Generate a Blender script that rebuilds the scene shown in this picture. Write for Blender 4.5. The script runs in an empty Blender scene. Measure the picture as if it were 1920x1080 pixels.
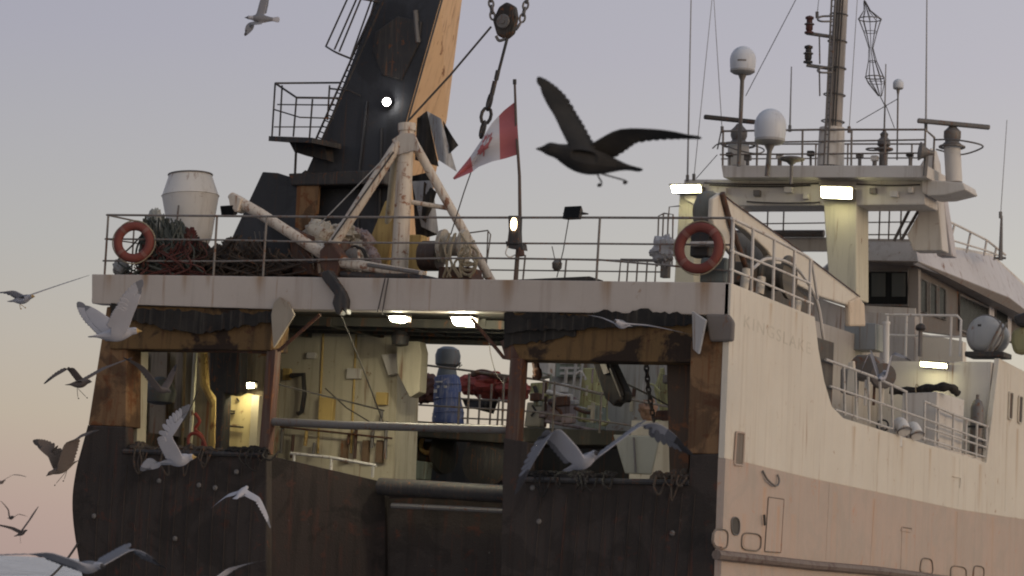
import bpy, bmesh, math, random
from mathutils import Vector, Matrix, noise as mnoise
random.seed(7)
SC = bpy.context.scene
COL = SC.collection
V = Vector

# ------------------------------------------------------------------ camera
F_PX = 4870.0                       # focal length in pixels of a 1920 px wide picture
YAW, PITCH, ROLL = (math.radians(a) for a in (26.4, 6.4, 2.8))
CAM = V((22.45, -40.4, 2.5))
_fw = V((-math.sin(YAW)*math.cos(PITCH), math.cos(YAW)*math.cos(PITCH), math.sin(PITCH)))
_r = V((math.cos(YAW), math.sin(YAW), 0)); _u = _r.cross(_fw)
CR = math.cos(ROLL)*_r + math.sin(ROLL)*_u
CU = -math.sin(ROLL)*_r + math.cos(ROLL)*_u
cd = bpy.data.cameras.new('camera'); cam = bpy.data.objects.new('camera', cd); COL.objects.link(cam)
cd.sensor_width = 36; cd.lens = F_PX/1920*36; cd.clip_start = .5; cd.clip_end = 20000
M3 = Matrix((CR, CU, -_fw)).transposed()
cam.matrix_world = Matrix.Translation(CAM) @ M3.to_4x4()
cd.dof.use_dof = True; cd.dof.focus_distance = 47; cd.dof.aperture_fstop = 2.6
SC.camera = cam

# ------------------------------------------------------------------ dusk sky, sun, exposure
SUN_AZ = math.radians(-6)            # measured from +X (starboard) towards +Y (bow)
SUN_EL = math.radians(7)
w = bpy.data.worlds.new('World'); SC.world = w; w.use_nodes = True
nt = w.node_tree; N = nt.nodes; L = nt.links; N.clear()
out = N.new('ShaderNodeOutputWorld')
sky = N.new('ShaderNodeTexSky'); sky.sky_type = 'NISHITA'; sky.sun_disc = False
sky.sun_elevation = math.radians(3.0); sky.sun_rotation = math.pi/2 - SUN_AZ
sky.air_density = 1.2; sky.dust_density = 2.5; sky.ozone_density = 1.5
bg1 = N.new('ShaderNodeBackground'); L.new(sky.outputs[0], bg1.inputs[0]); bg1.inputs[1].default_value = 0.06
tc = N.new('ShaderNodeTexCoord'); sep = N.new('ShaderNodeSeparateXYZ'); L.new(tc.outputs['Generated'], sep.inputs[0])
rmp = N.new('ShaderNodeValToRGB'); L.new(sep.outputs['Z'], rmp.inputs[0])
el = rmp.color_ramp.elements
el[0].position = 0.0; el[0].color = (.43, .315, .28, 1)
el[1].position = 1.0; el[1].color = (.17, .20, .29, 1)
for p, c in ((.018, (.445, .335, .295)), (.054, (.448, .388, .330)), (.085, (.425, .388, .365)), (.12, (.388, .372, .385)), (.20, (.336, .314, .385)), (.45, (.235, .245, .33))):
    e = el.new(p); e.color = (*c, 1)
bg2 = N.new('ShaderNodeBackground'); L.new(rmp.outputs[0], bg2.inputs[0]); 
dt = N.new('ShaderNodeVectorMath'); dt.operation = 'DOT_PRODUCT'; L.new(tc.outputs['Generated'], dt.inputs[0]); dt.inputs[1].default_value = (math.cos(SUN_AZ), math.sin(SUN_AZ), 0)
glow = N.new('ShaderNodeVectorMath'); glow.operation = 'MULTIPLY_ADD'; L.new(dt.outputs['Value'], glow.inputs[0])
glow.inputs[1].default_value = (.98, .96, .62); glow.inputs[2].default_value = (1.66, 1.655, 1.43)      # the dusk sky brightens and warms smoothly towards the set sun
tint = N.new('ShaderNodeVectorMath'); tint.operation = 'MULTIPLY'; L.new(rmp.outputs[0], tint.inputs[0]); L.new(glow.outputs[0], tint.inputs[1]); L.new(tint.outputs[0], bg2.inputs[0])
ads = N.new('ShaderNodeAddShader'); L.new(bg1.outputs[0], ads.inputs[0]); L.new(bg2.outputs[0], ads.inputs[1])
L.new(ads.outputs[0], out.inputs[0])
sd = bpy.data.lights.new('sun', 'SUN'); sun = bpy.data.objects.new('sun', sd); COL.objects.link(sun)
sd.energy = .78; sd.angle = math.radians(22); sd.color = (1.0, .80, .60)
sdir = V((math.cos(SUN_EL)*math.cos(SUN_AZ), math.cos(SUN_EL)*math.sin(SUN_AZ), math.sin(SUN_EL)))
sun.rotation_euler = sdir.to_track_quat('Z', 'Y').to_euler(); sun.location = sdir*100
SC.view_settings.view_transform = 'Standard'; SC.view_settings.look = 'None'
SC.view_settings.exposure = 0.0; SC.view_settings.gamma = 1.0
SC.cycles.filter_width = 2.0
SC.cycles.max_bounces = 6; SC.cycles.sample_clamp_indirect = 4

# ------------------------------------------------------------------ helpers
def at(px, py, Y=None, X=None, Z=None, D=None):
    """Point of the place seen at a photo pixel, on the plane Y, X or Z of the ship (or at distance D)."""
    d = (px-960)/F_PX*CR - (py-540)/F_PX*CU + _fw
    if D is not None: return CAM + d*D
    i, v = (0, X) if X is not None else (1, Y) if Y is not None else (2, Z)
    return CAM + d*((v-CAM[i])/d[i])

class MB:
    def __init__(s): s.v = []; s.f = []; s.m = []; s.mi = 0
    def add(s, vs, fs):
        o = len(s.v); s.v += [V(p) for p in vs]; s.f += [tuple(i+o for i in f) for f in fs]; s.m += [s.mi]*len(fs)
    def prism(s, pts, vec):
        vec = V(vec); n = len(pts); pts = [V(p) for p in pts]
        s.add(pts+[p+vec for p in pts], [tuple(range(n))[::-1], tuple(range(n, 2*n))]+[(i, (i+1) % n, n+(i+1) % n, n+i) for i in range(n)])
        return s
    def plate(s, px, Y, th=.05, X=None):
        if X is not None: return s.prism([at(*p, X=X) for p in px], (-th, 0, 0))
        return s.prism([at(*p, Y=Y) for p in px], (0, th, 0))
    def box(s, c, size, rot=None):
        c = V(c); h = V(size)/2
        vs = [V((sx*h.x, sy*h.y, sz*h.z)) for sz in (-1, 1) for sy in (-1, 1) for sx in (-1, 1)]
        if rot is not None: vs = [rot @ p for p in vs]
        s.add([c+p for p in vs], [(0, 2, 3, 1), (4, 5, 7, 6), (0, 1, 5, 4), (2, 6, 7, 3), (0, 4, 6, 2), (1, 3, 7, 5)])
        return s
    def box2(s, a, b):
        a = V(a); b = V(b); return s.box((a+b)/2, [abs(q) for q in (b-a)])
    def tube(s, pts, r, n=8, close=False, squash=None):
        pts = [V(p) for p in pts]; m = len(pts)
        if not hasattr(r, '__len__'): r = [r]*m
        t0 = (pts[1]-pts[0]).normalized(); up = V((0, 0, 1)) if abs(t0.z) < .9 else V((0, 1, 0))
        nrm = (up - t0*up.dot(t0)).normalized(); vs = []
        for i, p in enumerate(pts):
            if close: t = (pts[(i+1) % m]-pts[i-1]).normalized()
            else: t = (pts[min(i+1, m-1)]-pts[max(i-1, 0)]).normalized()
            nrm = (nrm - t*nrm.dot(t)); nrm = nrm.normalized() if nrm.length > 1e-6 else t.orthogonal().normalized()
            b = t.cross(nrm)
            for k in range(n):
                a = 2*math.pi*k/n; vs.append(p + (nrm*math.cos(a)+b*math.sin(a))*r[i])
        fs = []
        for i in range(m if close else m-1):
            j = (i+1) % m
            fs += [(i*n+k, i*n+(k+1) % n, j*n+(k+1) % n, j*n+k) for k in range(n)]
        if not close: fs += [tuple(range(n))[::-1], tuple(range((m-1)*n, m*n))]
        s.add(vs, fs); return s
    def T(s, pl, r, n=8):
        return s.tube([at(p[0], p[1], Y=p[2]) for p in pl], r, n)
    def lathe(s, o, axis, prof, n=24):
        o = V(o); ax = V(axis).normalized(); e1 = ax.orthogonal().normalized(); e2 = ax.cross(e1); vs = []
        for r, h in prof:
            for k in range(n):
                a = 2*math.pi*k/n; vs.append(o+ax*h+(e1*math.cos(a)+e2*math.sin(a))*r)
        m = len(prof)
        fs = [(i*n+k, i*n+(k+1) % n, (i+1)*n+(k+1) % n, (i+1)*n+k) for i in range(m-1) for k in range(n)]
        fs += [tuple(range(n))[::-1], tuple(range((m-1)*n, m*n))]
        s.add(vs, fs); return s
    def torus(s, c, nrm, R, r, n=32, k=10, e1=None, ry=None):
        c = V(c); nz = V(nrm).normalized(); e1 = V(e1) if e1 is not None else nz.orthogonal().normalized(); e2 = nz.cross(e1)
        return s.tube([c+e1*R*math.cos(2*math.pi*i/n)+e2*(ry or R)*math.sin(2*math.pi*i/n) for i in range(n)], r, k, close=True)
    def build(s, name, mat, parent=None, smooth=False, bevel=0, sub=0, kind=None):
        o0 = root_loc(parent); me = bpy.data.meshes.new(name)
        me.from_pydata([p-o0 for p in s.v], [], s.f)
        mats = mat if isinstance(mat, (list, tuple)) else [mat]
        for q in mats: me.materials.append(q)
        me.polygons.foreach_set('material_index', s.m)
        b = bmesh.new(); b.from_mesh(me); bmesh.ops.recalc_face_normals(b, faces=b.faces); b.to_mesh(me); b.free()
        if smooth:
            me.polygons.foreach_set('use_smooth', [True]*len(me.polygons))
            try: me.set_sharp_from_angle(angle=math.radians(42))
            except Exception: pass
        me.update()
        ob = bpy.data.objects.new(name, me); COL.objects.link(ob)
        if parent is not None: ob.parent = parent
        if bevel:
            md = ob.modifiers.new('bevel', 'BEVEL'); md.width = bevel; md.segments = 2; md.limit_method = 'ANGLE'
        if sub:
            md = ob.modifiers.new('sub', 'SUBSURF'); md.levels = sub; md.render_levels = sub
        if kind: ob['kind'] = kind
        return ob

def root_loc(p):
    q = V((0, 0, 0))
    while p is not None: q += p.location; p = p.parent
    return q
def thing(name, label, cat, loc=(0, 0, 0), group=None):
    o = bpy.data.objects.new(name, None); COL.objects.link(o); o.location = V(loc); o.empty_display_size = .2
    return tag(o, label, cat, group)
def tag(o, label, cat, group=None):
    o['label'] = label; o['category'] = cat
    if group: o['group'] = group
    return o
def bez(p0, p1, sag=0, n=10, side=(0, 0, 0)):
    p0 = V(p0); p1 = V(p1)
    return [p0.lerp(p1, i/n) + (V((0, 0, -sag))+V(side))*4*(i/n)*(1-i/n) for i in range(n+1)]
def spline(pts, n=6):
    """Catmull-Rom through points."""
    P = [V(p) for p in pts]; P = [2*P[0]-P[1]]+P+[2*P[-1]-P[-2]]; o = []
    for i in range(1, len(P)-2):
        for k in range(n):
            t = k/n; a, b, c, d = P[i-1:i+3]
            o.append(.5*((2*b)+(c-a)*t+(2*a-5*b+4*c-d)*t*t+(3*b-a-3*c+d)*t**3))
    return o+[P[-2]]

# ------------------------------------------------------------------ materials
MATS = {}
def paint(name, col, dirt=(.12, .10, .08), rust=(.16, .062, .025), d=.35, streak=.3, patch=.2, rough=.55, sc=1.0, bump=.12, metal=0.0, chip=.0, vs=.25, blotch=0.0, spec=.25, runs=(), axis=1, frames=0.0, fleck=0.0, runcol=(.30, .15, .07)):
    if name in MATS: return MATS[name]
    m = bpy.data.materials.new(name); m.use_nodes = True; MATS[name] = m
    t = m.node_tree; n = t.nodes; l = t.links; bs = n['Principled BSDF']
    geo = n.new('ShaderNodeNewGeometry')
    def noise(scale, vec=None, det=6, ro=.6, dist=0):
        q = n.new('ShaderNodeTexNoise'); q.inputs['Scale'].default_value = scale; q.inputs['Detail'].default_value = det
        q.inputs['Roughness'].default_value = ro; q.inputs['Distortion'].default_value = dist
        l.new(vec or geo.outputs['Position'], q.inputs['Vector']); return q.outputs[0]
    def ramp(src, a, b, v=1.0):
        q = n.new('ShaderNodeMapRange'); q.inputs[1].default_value = a; q.inputs[2].default_value = b; q.inputs[4].default_value = v
        q.clamp = True; l.new(src, q.inputs[0]); return q.outputs[0]
    def mix(fac, a, b):
        q = n.new('ShaderNodeMix'); q.data_type = 'RGBA'; l.new(fac, q.inputs[0])
        for k, x in ((6, a), (7, b)):
            if isinstance(x, tuple): q.inputs[k].default_value = (*x, 1)
            else: l.new(x, q.inputs[k])
        return q.outputs[2]
    mp = n.new('ShaderNodeMapping'); mp.inputs['Scale'].default_value = (5*sc, 5*sc, vs*sc); l.new(geo.outputs['Position'], mp.inputs[0])
    big = noise(.55*sc); st = noise(1.0, mp.outputs[0], 7, .65); pt = noise(2.6*sc, None, 9, .68, .4); fine = noise(28*sc, None, 4, .7)
    c = mix(ramp(big, .40, .64, d), col, tuple(.55*a+.45*b for a, b in zip(col, dirt)))
    c = mix(ramp(fine, .3, .8, .18), c, tuple(x*.72 for x in col))
    if streak: c = mix(ramp(st, .56-.14*streak, .70-.13*streak, .25+.6*streak), c, dirt)
    if streak and patch:
        mp2 = n.new('ShaderNodeMapping'); mp2.inputs['Scale'].default_value = (8*sc, 8*sc, .5*sc); mp2.inputs['Location'].default_value = (7, 3, 1); l.new(geo.outputs['Position'], mp2.inputs[0])
        c = mix(ramp(noise(1.0, mp2.outputs[0], 8, .6), .61-.15*patch, .73-.15*patch, .8), c, rust)
    if patch: c = mix(ramp(pt, .64-.20*patch, .70-.18*patch, .9), c, rust)
    if blotch: c = mix(ramp(noise(.95*sc, None, 7, .62, .6), .50, .56, blotch), c, dirt)
    bs.inputs['Specular IOR Level'].default_value = spec
    if fleck: c = mix(ramp(noise(7*sc, None, 6, .75), .66, .70, fleck), c, (.16, .15, .145))
    if runs:
        sp_ = n.new('ShaderNodeSeparateXYZ'); l.new(geo.outputs['Position'], sp_.inputs[0]); tot = None
        def M(op, a, b):
            q = n.new('ShaderNodeMath'); q.operation = op; q.use_clamp = op == 'SUBTRACT' and False
            for k, x in enumerate((a, b)):
                if isinstance(x, (int, float)): q.inputs[k].default_value = x
                else: l.new(x, q.inputs[k])
            return q.outputs[0]
        wob = M('MULTIPLY', M('SUBTRACT', noise(2.2, None, 3, .5), .5), .10); rough_ = ramp(noise(1.0, mp.outputs[0], 5, .6), .35, .6)
        for (u0, z0, ln, wd) in runs:
            wd *= 1.5
            dx = M('ABSOLUTE', M('ADD', M('SUBTRACT', sp_.outputs[axis], u0), wob), 0)
            a = ramp(dx, wd, wd*.15); dz = M('SUBTRACT', z0, sp_.outputs[2]); b = ramp(dz, ln, 0); top = ramp(dz, -.02, .02)
            k_ = M('MULTIPLY', M('MULTIPLY', a, b), top); tot = k_ if tot is None else M('MAXIMUM', tot, k_)
        c = mix(M('MULTIPLY', M('MULTIPLY', tot, rough_), .95), c, runcol)
    if chip: c = mix(ramp(noise(6*sc, None, 10, .7), .70-.3*chip, .71-.3*chip+.02), c, tuple(x*.35 for x in rust))
    l.new(c, bs.inputs['Base Color'])
    q = n.new('ShaderNodeMapRange'); q.inputs[3].default_value = rough-.12; q.inputs[4].default_value = min(1, rough+.2); l.new(pt, q.inputs[0]); l.new(q.outputs[0], bs.inputs['Roughness'])
    bs.inputs['Metallic'].default_value = metal
    if frames:
        wv = n.new('ShaderNodeTexWave'); wv.bands_direction = 'Y'; wv.inputs['Scale'].default_value = .52; wv.inputs['Distortion'].default_value = 1.2; wv.inputs['Detail'].default_value = 1; l.new(geo.outputs['Position'], wv.inputs['Vector'])
    if bump:
        b = n.new('ShaderNodeBump'); b.inputs['Strength'].default_value = bump; b.inputs['Distance'].default_value = .02
        h = n.new('ShaderNodeMath'); h.operation = 'ADD'; l.new(fine, h.inputs[0]); l.new(big, h.inputs[1])
        h2 = n.new('ShaderNodeMath'); h2.operation = 'ADD'; l.new(h.outputs[0], h2.inputs[0]); l.new(pt, h2.inputs[1])
        if frames:
            fm = n.new('ShaderNodeMath'); fm.operation = 'MULTIPLY_ADD'; l.new(wv.outputs[0], fm.inputs[0]); fm.inputs[1].default_value = frames; l.new(h2.outputs[0], fm.inputs[2]); h2 = fm
        l.new(h2.outputs[0], b.inputs['Height']); l.new(b.outputs[0], bs.inputs['Normal'])
    return m
def emit(name, col, s):
    m = bpy.data.materials.new(name); m.use_nodes = True; b = m.node_tree.nodes['Principled BSDF']
    b.inputs['Base Color'].default_value = (*col, 1); b.inputs['Emission Color'].default_value = (*col, 1); b.inputs['Emission Strength'].default_value = s
    nz = m.node_tree.nodes.new('ShaderNodeTexNoise'); nz.inputs['Scale'].default_value = 9
    m.node_tree.links.new(nz.outputs[0], b.inputs['Roughness']); return m

CREAM = paint('cream_hull_paint', (.61, .55, .465), d=.40, streak=.14, patch=.03, dirt=(.40, .33, .26), rust=(.36, .24, .16), frames=2.2, bump=.40, runs=[(6.6, 5.7, 1.0, .10), (8.1, 5.7, .7, .07), (9.6, 5.65, 1.2, .12), (11.5, 5.6, .9, .08), (13.2, 5.55, 1.4, .10), (15.2, 5.5, 1.0, .12), (.75, 4.9, .5, .12), (17.3, 6.6, 1.6, .10), (18.2, 6.5, 1.8, .12), (3.2, 7.5, .5, .06), (1.9, 7.5, .6, .08)], runcol=(.40, .27, .16))
CREAM_LOW = paint('pinkish_faded_hull_paint', (.445, .338, .278), d=.7, streak=.30, patch=.10, dirt=(.33, .285, .24), rust=(.44, .25, .17), frames=2.2, bump=.45, blotch=.30, runs=[(1.9, 4.3, 1.6, .10), (2.6, 4.0, 1.4, .08), (3.4, 3.9, 1.2, .12), (5.6, 4.4, 1.9, .10), (7.9, 4.4, 2.0, .14), (10.0, 3.9, 1.0, .08), (11.9, 3.6, 1.3, .10), (13.4, 4.4, 1.8, .12), (16.2, 4.4, 1.8, .16), (1.0, 3.8, 1.2, .14)], runcol=(.45, .29, .20))
BEAMW = paint('weathered_white_beam', (.49, .425, .375), d=.6, streak=.25, patch=.12, dirt=(.24, .18, .14), rust=(.26, .15, .08), sc=.55, axis=0, runs=[(-6.1, 7.9, .5, .10), (-5.3, 7.9, .45, .06), (-4.4, 7.9, .5, .09), (-3.9, 7.9, .35, .05), (-2.8, 7.9, .5, .12), (-1.7, 7.85, .4, .05), (-.3, 7.85, .55, .10), (.5, 7.8, .5, .16), (1.5, 7.8, .55, .08), (2.3, 7.8, .6, .14), (3.4, 7.75, .5, .07), (4.2, 7.7, .55, .10), (5.3, 7.7, .5, .08), (6.0, 7.7, .6, .14)], runcol=(.27, .16, .08))
CREAM_IN = paint('grimy_cream_bulkhead', (.53, .475, .36), d=.6, streak=.25, patch=.08, dirt=(.16, .125, .08))
WHITE = paint('white_deck_paint', (.60, .57, .54), d=.35, streak=.2, patch=.06, dirt=(.28, .24, .2))
WHITE_R = paint('white_paint_rusting', (.58, .51, .43), d=.4, streak=.30, patch=.42, dirt=(.28, .18, .12), sc=2, rust=(.22, .09, .045))
GREYW = paint('grey_white_superstructure', (.58, .54, .50), d=.40, streak=.22, patch=.07, dirt=(.27, .21, .16), rust=(.26, .15, .09))
RUSTP = paint('rust_streaked_ochre_plate', (.16, .098, .046), d=.5, streak=.35, patch=.30, dirt=(.024, .018, .017), rust=(.066, .030, .022), bump=.4, rough=.8, vs=.7, blotch=.9, spec=.08)
RUSTB = paint('rusty_brown_plate', (.22, .13, .07), d=.5, streak=.35, patch=.50, dirt=(.05, .032, .024), rust=(.15, .062, .03), bump=.4, rough=.8, vs=.8, blotch=.6, spec=.08)
BLACKH = paint('black_stern_plate', (.052, .042, .038), d=.6, streak=.40, patch=.26, dirt=(.025, .021, .019), rust=(.088, .040, .030), bump=.6, rough=.72, vs=.25, blotch=.5, spec=.12, fleck=.5)
REDBR = paint('dark_red_brown_plate', (.042, .032, .029), d=.7, streak=.45, patch=.35, dirt=(.020, .017, .016), rust=(.066, .032, .026), bump=.5, rough=.75, vs=.3, blotch=.7, spec=.1, fleck=.3)
TAR = paint('black_tar_rubber', (.013, .012, .012), d=.4, streak=.2, patch=.15, rust=(.05, .03, .02), rough=.8, bump=.6, sc=2)
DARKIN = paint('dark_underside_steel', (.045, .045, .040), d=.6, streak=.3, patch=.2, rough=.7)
FUNNEL = paint('black_funnel_paint', (.042, .044, .051), d=.6, streak=.40, patch=.14, dirt=(.020, .020, .022), rust=(.085, .05, .035), rough=.5, bump=.3, blotch=.45, fleck=.25)
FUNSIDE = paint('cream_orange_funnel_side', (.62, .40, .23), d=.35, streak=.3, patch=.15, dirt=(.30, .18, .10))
YELLOW = paint('dirty_yellow_paint', (.52, .37, .14), d=.5, streak=.5, patch=.3, dirt=(.2, .12, .05))
STEEL = paint('dull_grey_steel', (.16, .15, .145), d=.5, streak=.3, patch=.25, rough=.5, metal=.3, sc=3)
RAILM = paint('weathered_rail_paint', (.20, .18, .165), d=.5, streak=.4, patch=.35, rough=.5, sc=4)
RAILW = paint('white_rail_paint', (.50, .47, .44), d=.4, streak=.3, patch=.2, sc=4)
DARKST = paint('near_black_steel', (.032, .031, .033), d=.4, streak=.2, patch=.2, rough=.5, sc=3)
BROWNST = paint('red_brown_rusted_steel', (.075, .036, .028), d=.5, streak=.5, patch=.4, sc=2, rough=.7)
DOME = paint('radome_white', (.55, .56, .60), d=.15, streak=.08, patch=0, rough=.35, bump=.02)
DOMEB = paint('radome_grey_base', (.33, .32, .32), d=.2, streak=.1, patch=0, rough=.5)
BUOY = paint('lifebuoy_orange', (.16, .043, .034), d=.4, streak=.3, patch=.1, dirt=(.2, .06, .04), rust=(.15, .05, .03), rough=.6, sc=3)
BUOYW = paint('lifebuoy_band', (.20, .085, .07), d=.4, streak=0, patch=0, sc=3)
NETG = paint('grey_green_net', (.085, .095, .085), d=.6, streak=.3, patch=.2, rust=(.04, .05, .05), rough=.9, sc=5, bump=.6)
NETR = paint('dull_red_net', (.11, .03, .026), d=.6, streak=.3, patch=.3, rust=(.06, .02, .02), rough=.9, sc=5, bump=.6)
NETB = paint('brown_black_net', (.05, .04, .034), d=.6, streak=.2, patch=.3, rough=.9, sc=5, bump=.6)
TARPG = paint('grey_tarpaulin', (.38, .38, .39), d=.5, streak=.3, patch=.1, rough=.7, sc=3)
CANVAS = paint('pale_canvas', (.45, .40, .33), d=.5, streak=.3, patch=.3, rough=.85, sc=3)
ROPE = paint('tan_rope', (.36, .30, .21), d=.5, streak=0, patch=.2, rough=.9, sc=8, bump=.5)
AERIAL = paint('aerial_grey', (.30, .29, .29), d=.2, streak=0, patch=0, sc=4)
CABLE = paint('wire_cable', (.06, .055, .052), d=.3, streak=0, patch=.2, rough=.6, sc=8)
BLUE = paint('blue_drum_paint', (.055, .085, .22), d=.4, streak=.4, patch=.15, dirt=(.35, .35, .36), rust=(.3, .28, .28), sc=3)
GREENM = paint('grey_green_machine', (.30, .34, .28), d=.5, streak=.4, patch=.3, sc=2)
YGREEN = paint('yellow_green_machine', (.46, .44, .22), d=.5, streak=.4, patch=.3, sc=2)
PURP = paint('mauve_grey_machine', (.30, .24, .24), d=.5, streak=.4, patch=.35, sc=3)
REDP = paint('red_inflatable', (.28, .05, .04), d=.4, streak=.2, patch=.2, sc=2)
FLAGR = paint('flag_red', (.47, .135, .14), d=.35, streak=0, patch=0, rough=.85, bump=.05)
FLAGW = paint('flag_white', (.62, .58, .59), d=.25, streak=0, patch=0, rough=.85, bump=.05)
G_W = paint('gull_white_shaded_feather', (.38, .37, .40), d=.3, streak=0, patch=0, rough=.85, sc=4, bump=.1)  # white plumage darkened, its shade is put into the colour
G_G = paint('gull_grey_feather', (.17, .17, .19), d=.4, streak=0, patch=0, rough=.85, sc=4, bump=.1)
G_D = paint('gull_dark_feather', (.055, .05, .052), d=.4, streak=0, patch=0, rough=.85, sc=4, bump=.1)
G_B = paint('brown_feather', (.12, .095, .085), d=.4, streak=0, patch=0, rough=.85, sc=4, bump=.1)
G_K = paint('black_feather', (.014, .0135, .014), d=.4, streak=0, patch=0, rough=.8, sc=4, bump=.1)
G_Y = paint('gull_beak_yellow', (.42, .27, .10), d=.2, streak=0, patch=0, rough=.5)
LIT = emit('flood_lamp_lit', (1.0, .95, .55), 26)
LITI = emit('deck_flood_lit', (1.0, .93, .68), 380)
LITD = emit('door_lamp_lit', (1.0, .90, .55), 95)
LITM = emit('small_deck_lamp_lit', (1.0, .93, .70), 70)
LITS = emit('spot_lamp_lit', (1.0, .98, .92), 60)
LITW = emit('warm_bulb_lit', (1.0, .75, .45), 8)
def glass_dark(name, col=(.012, .013, .014)):
    m = paint(name, col, d=.2, streak=.1, patch=0, dirt=(.03, .03, .03), rough=.25, bump=.03, spec=.04); return m
GLASS = glass_dark('dark_window_glass')

# ------------------------------------------------------------------ sea
def water():
    m = bpy.data.materials.new('sea_water'); m.use_nodes = True; t = m.node_tree; n = t.nodes; l = t.links; bs = n['Principled BSDF']
    geo = n.new('ShaderNodeNewGeometry'); hs = []
    for s, st in ((.35, 1.0), (1.6, .5), (.06, 2.0)):
        q = n.new('ShaderNodeTexNoise'); q.inputs['Scale'].default_value = s; q.inputs['Detail'].default_value = 5; l.new(geo.outputs[0], q.inputs[0])
        k = n.new('ShaderNodeMath'); k.operation = 'MULTIPLY'; k.inputs[1].default_value = st; l.new(q.outputs[0], k.inputs[0]); hs.append(k.outputs[0])
    a = n.new('ShaderNodeMath'); l.new(hs[0], a.inputs[0]); l.new(hs[1], a.inputs[1])
    b = n.new('ShaderNodeMath'); l.new(a.outputs[0], b.inputs[0]); l.new(hs[2], b.inputs[1])
    bp = n.new('ShaderNodeBump'); bp.inputs['Strength'].default_value = .9; bp.inputs['Distance'].default_value = .5; l.new(b.outputs[0], bp.inputs['Height']); l.new(bp.outputs[0], bs.inputs['Normal'])
    fo = n.new('ShaderNodeTexNoise'); fo.inputs['Scale'].default_value = .09; fo.inputs['Detail'].default_value = 10; fo.inputs['Roughness'].default_value = .7; l.new(geo.outputs[0], fo.inputs[0])
    r = n.new('ShaderNodeValToRGB'); r.color_ramp.elements[0].position = .47; r.color_ramp.elements[0].color = (.10, .12, .14, 1); r.color_ramp.elements[1].position = .60; r.color_ramp.elements[1].color = (.62, .62, .64, 1)
    l.new(fo.outputs[0], r.inputs[0]); l.new(r.outputs[0], bs.inputs['Base Color']); bs.inputs['Roughness'].default_value = .22
    return m
sea = MB(); sea.add([(-9000, -300, 0), (9000, -300, 0), (9000, 12000, 0), (-9000, 12000, 0)], [(0, 1, 2, 3)])
sea = sea.build('water', water()); sea['kind'] = 'structure'

# ================================================================== THE SHIP'S STRUCTURE
ship = thing('fishing_trawler', 'rust-streaked cream and black stern trawler filling the picture', 'trawler', (0, 0, 0))
S = lambda px, py: at(px, py, X=6.5)
# --- starboard side plating (upper, above the knuckle) with its cut-out gallery
side_top = [(1370, 530), (1528, 594), (1535, 655), (1546, 715), (1560, 762), (1582, 784), (1850, 868), (1874, 672), (1960, 716), (2050, 760)]
knuckle = [(2050, 1000), (1920, 974), (1800, 956), (1640, 922), (1520, 897), (1400, 868), (1350, 858)]
pts = [S(*p) for p in side_top+knuckle]
pts[0].y = 0; pts[-1].y = 0
up = MB().prism(pts, (-.12, 0, 0)).build('hull_plating', CREAM, ship, bevel=.012)
lowpts = [p.copy() for p in pts[len(side_top):]]
lowpts = [V((6.515, p.y, p.z)) for p in lowpts][::-1]
lw = MB().prism(lowpts+[V((6.515, lowpts[-1].y, -.6)), V((6.515, 0, -.6))], (-.135, 0, 0)).build('lower_hull_plating', CREAM_LOW, ship)
def S2(px, py, o=.012): return at(px, py, X=6.515+o)
# plate weld seams standing proud of the side
for a, b in (((1640, 935), (1630, 1075)), ((1795, 960), (1790, 1078)), ((1555, 905), (1548, 1050))):
    MB().tube([S2(*a, 0), S2(*b, 0)], .008, 5).build('weld_seam', CREAM_LOW, lw)
for a, b in (((1648, 815), (1640, 918)), ((1800, 860), (1796, 950)), ((1890, 700), (1884, 960))):
    MB().tube([at(*a, X=6.5), at(*b, X=6.5)], .008, 5).build('weld_seam', CREAM, up)
# rubbing strake
rs = [S2(1338, 1040), S2(1420, 1049), S2(1520, 1060), S2(1640, 1070), S2(1720, 1080), S2(1850, 1098), S2(2000, 1120)]
MB().tube([p+V((.05, 0, 0)) for p in rs], .085, 8).build('rubbing_strake', paint('worn_strake', (.17, .13, .11), d=.6, streak=.2, patch=.5, sc=2, rust=(.10, .06, .05)), ship, smooth=True)
def rrect(pl, off=.02, r=.25, k=5):
    """rounded closed path through four photo corners on the hull side"""
    c = [at(p[0], p[1], X=6.515+off) for p in pl]; o = []
    for i in range(4):
        a, b, d = c[i-1], c[i], c[(i+1) % 4]
        p = b.lerp(a, r); q = b.lerp(d, r)
        for j in range(k+1):
            t = j/k; o.append(p*(1-t)**2+b*2*t*(1-t)+q*t*t)
    return o
# freeing ports and openings: recess shade painted on a flat panel, with a raised rim
def opening(pl, name, mat, rim, r=.15, rr=.018, depth=.004):
    path = rrect(pl, depth, r)
    o = MB().prism(path, (-.05, 0, 0)).build(name, mat, up)
    MB().tube(rrect(pl, .012, r), rr, 6, close=True).build('rim', rim, up, smooth=True)
DARKREC = paint('dark_recess', (.055, .048, .042), d=.4, streak=.3, patch=.2)
SHADE = paint('recess_shade_tone', (.17, .14, .115), d=.5, streak=.3, patch=.2)  # recess shade as a flat colour, also on rims and door frame
opening([(1381, 810), (1396, 812), (1393, 873), (1377, 871)], 'freeing_port', SHADE, CREAM_LOW, .08)
opening([(1893, 735), (1900, 737), (1898, 787), (1891, 785)], 'slot_window', DARKREC, CREAM)
opening([(1911, 742), (1918, 744), (1916, 794), (1909, 792)], 'slot_window', DARKREC, CREAM)
opening([(1692, 987), (1710, 990), (1708, 998), (1690, 995)], 'vent_slot', SHADE, CREAM_LOW, .1, .012)
opening([(1371, 969), (1387, 971), (1387, 1004), (1372, 1002)], 'hawse_hole', DARKREC, STEEL, .45, .012)
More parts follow.
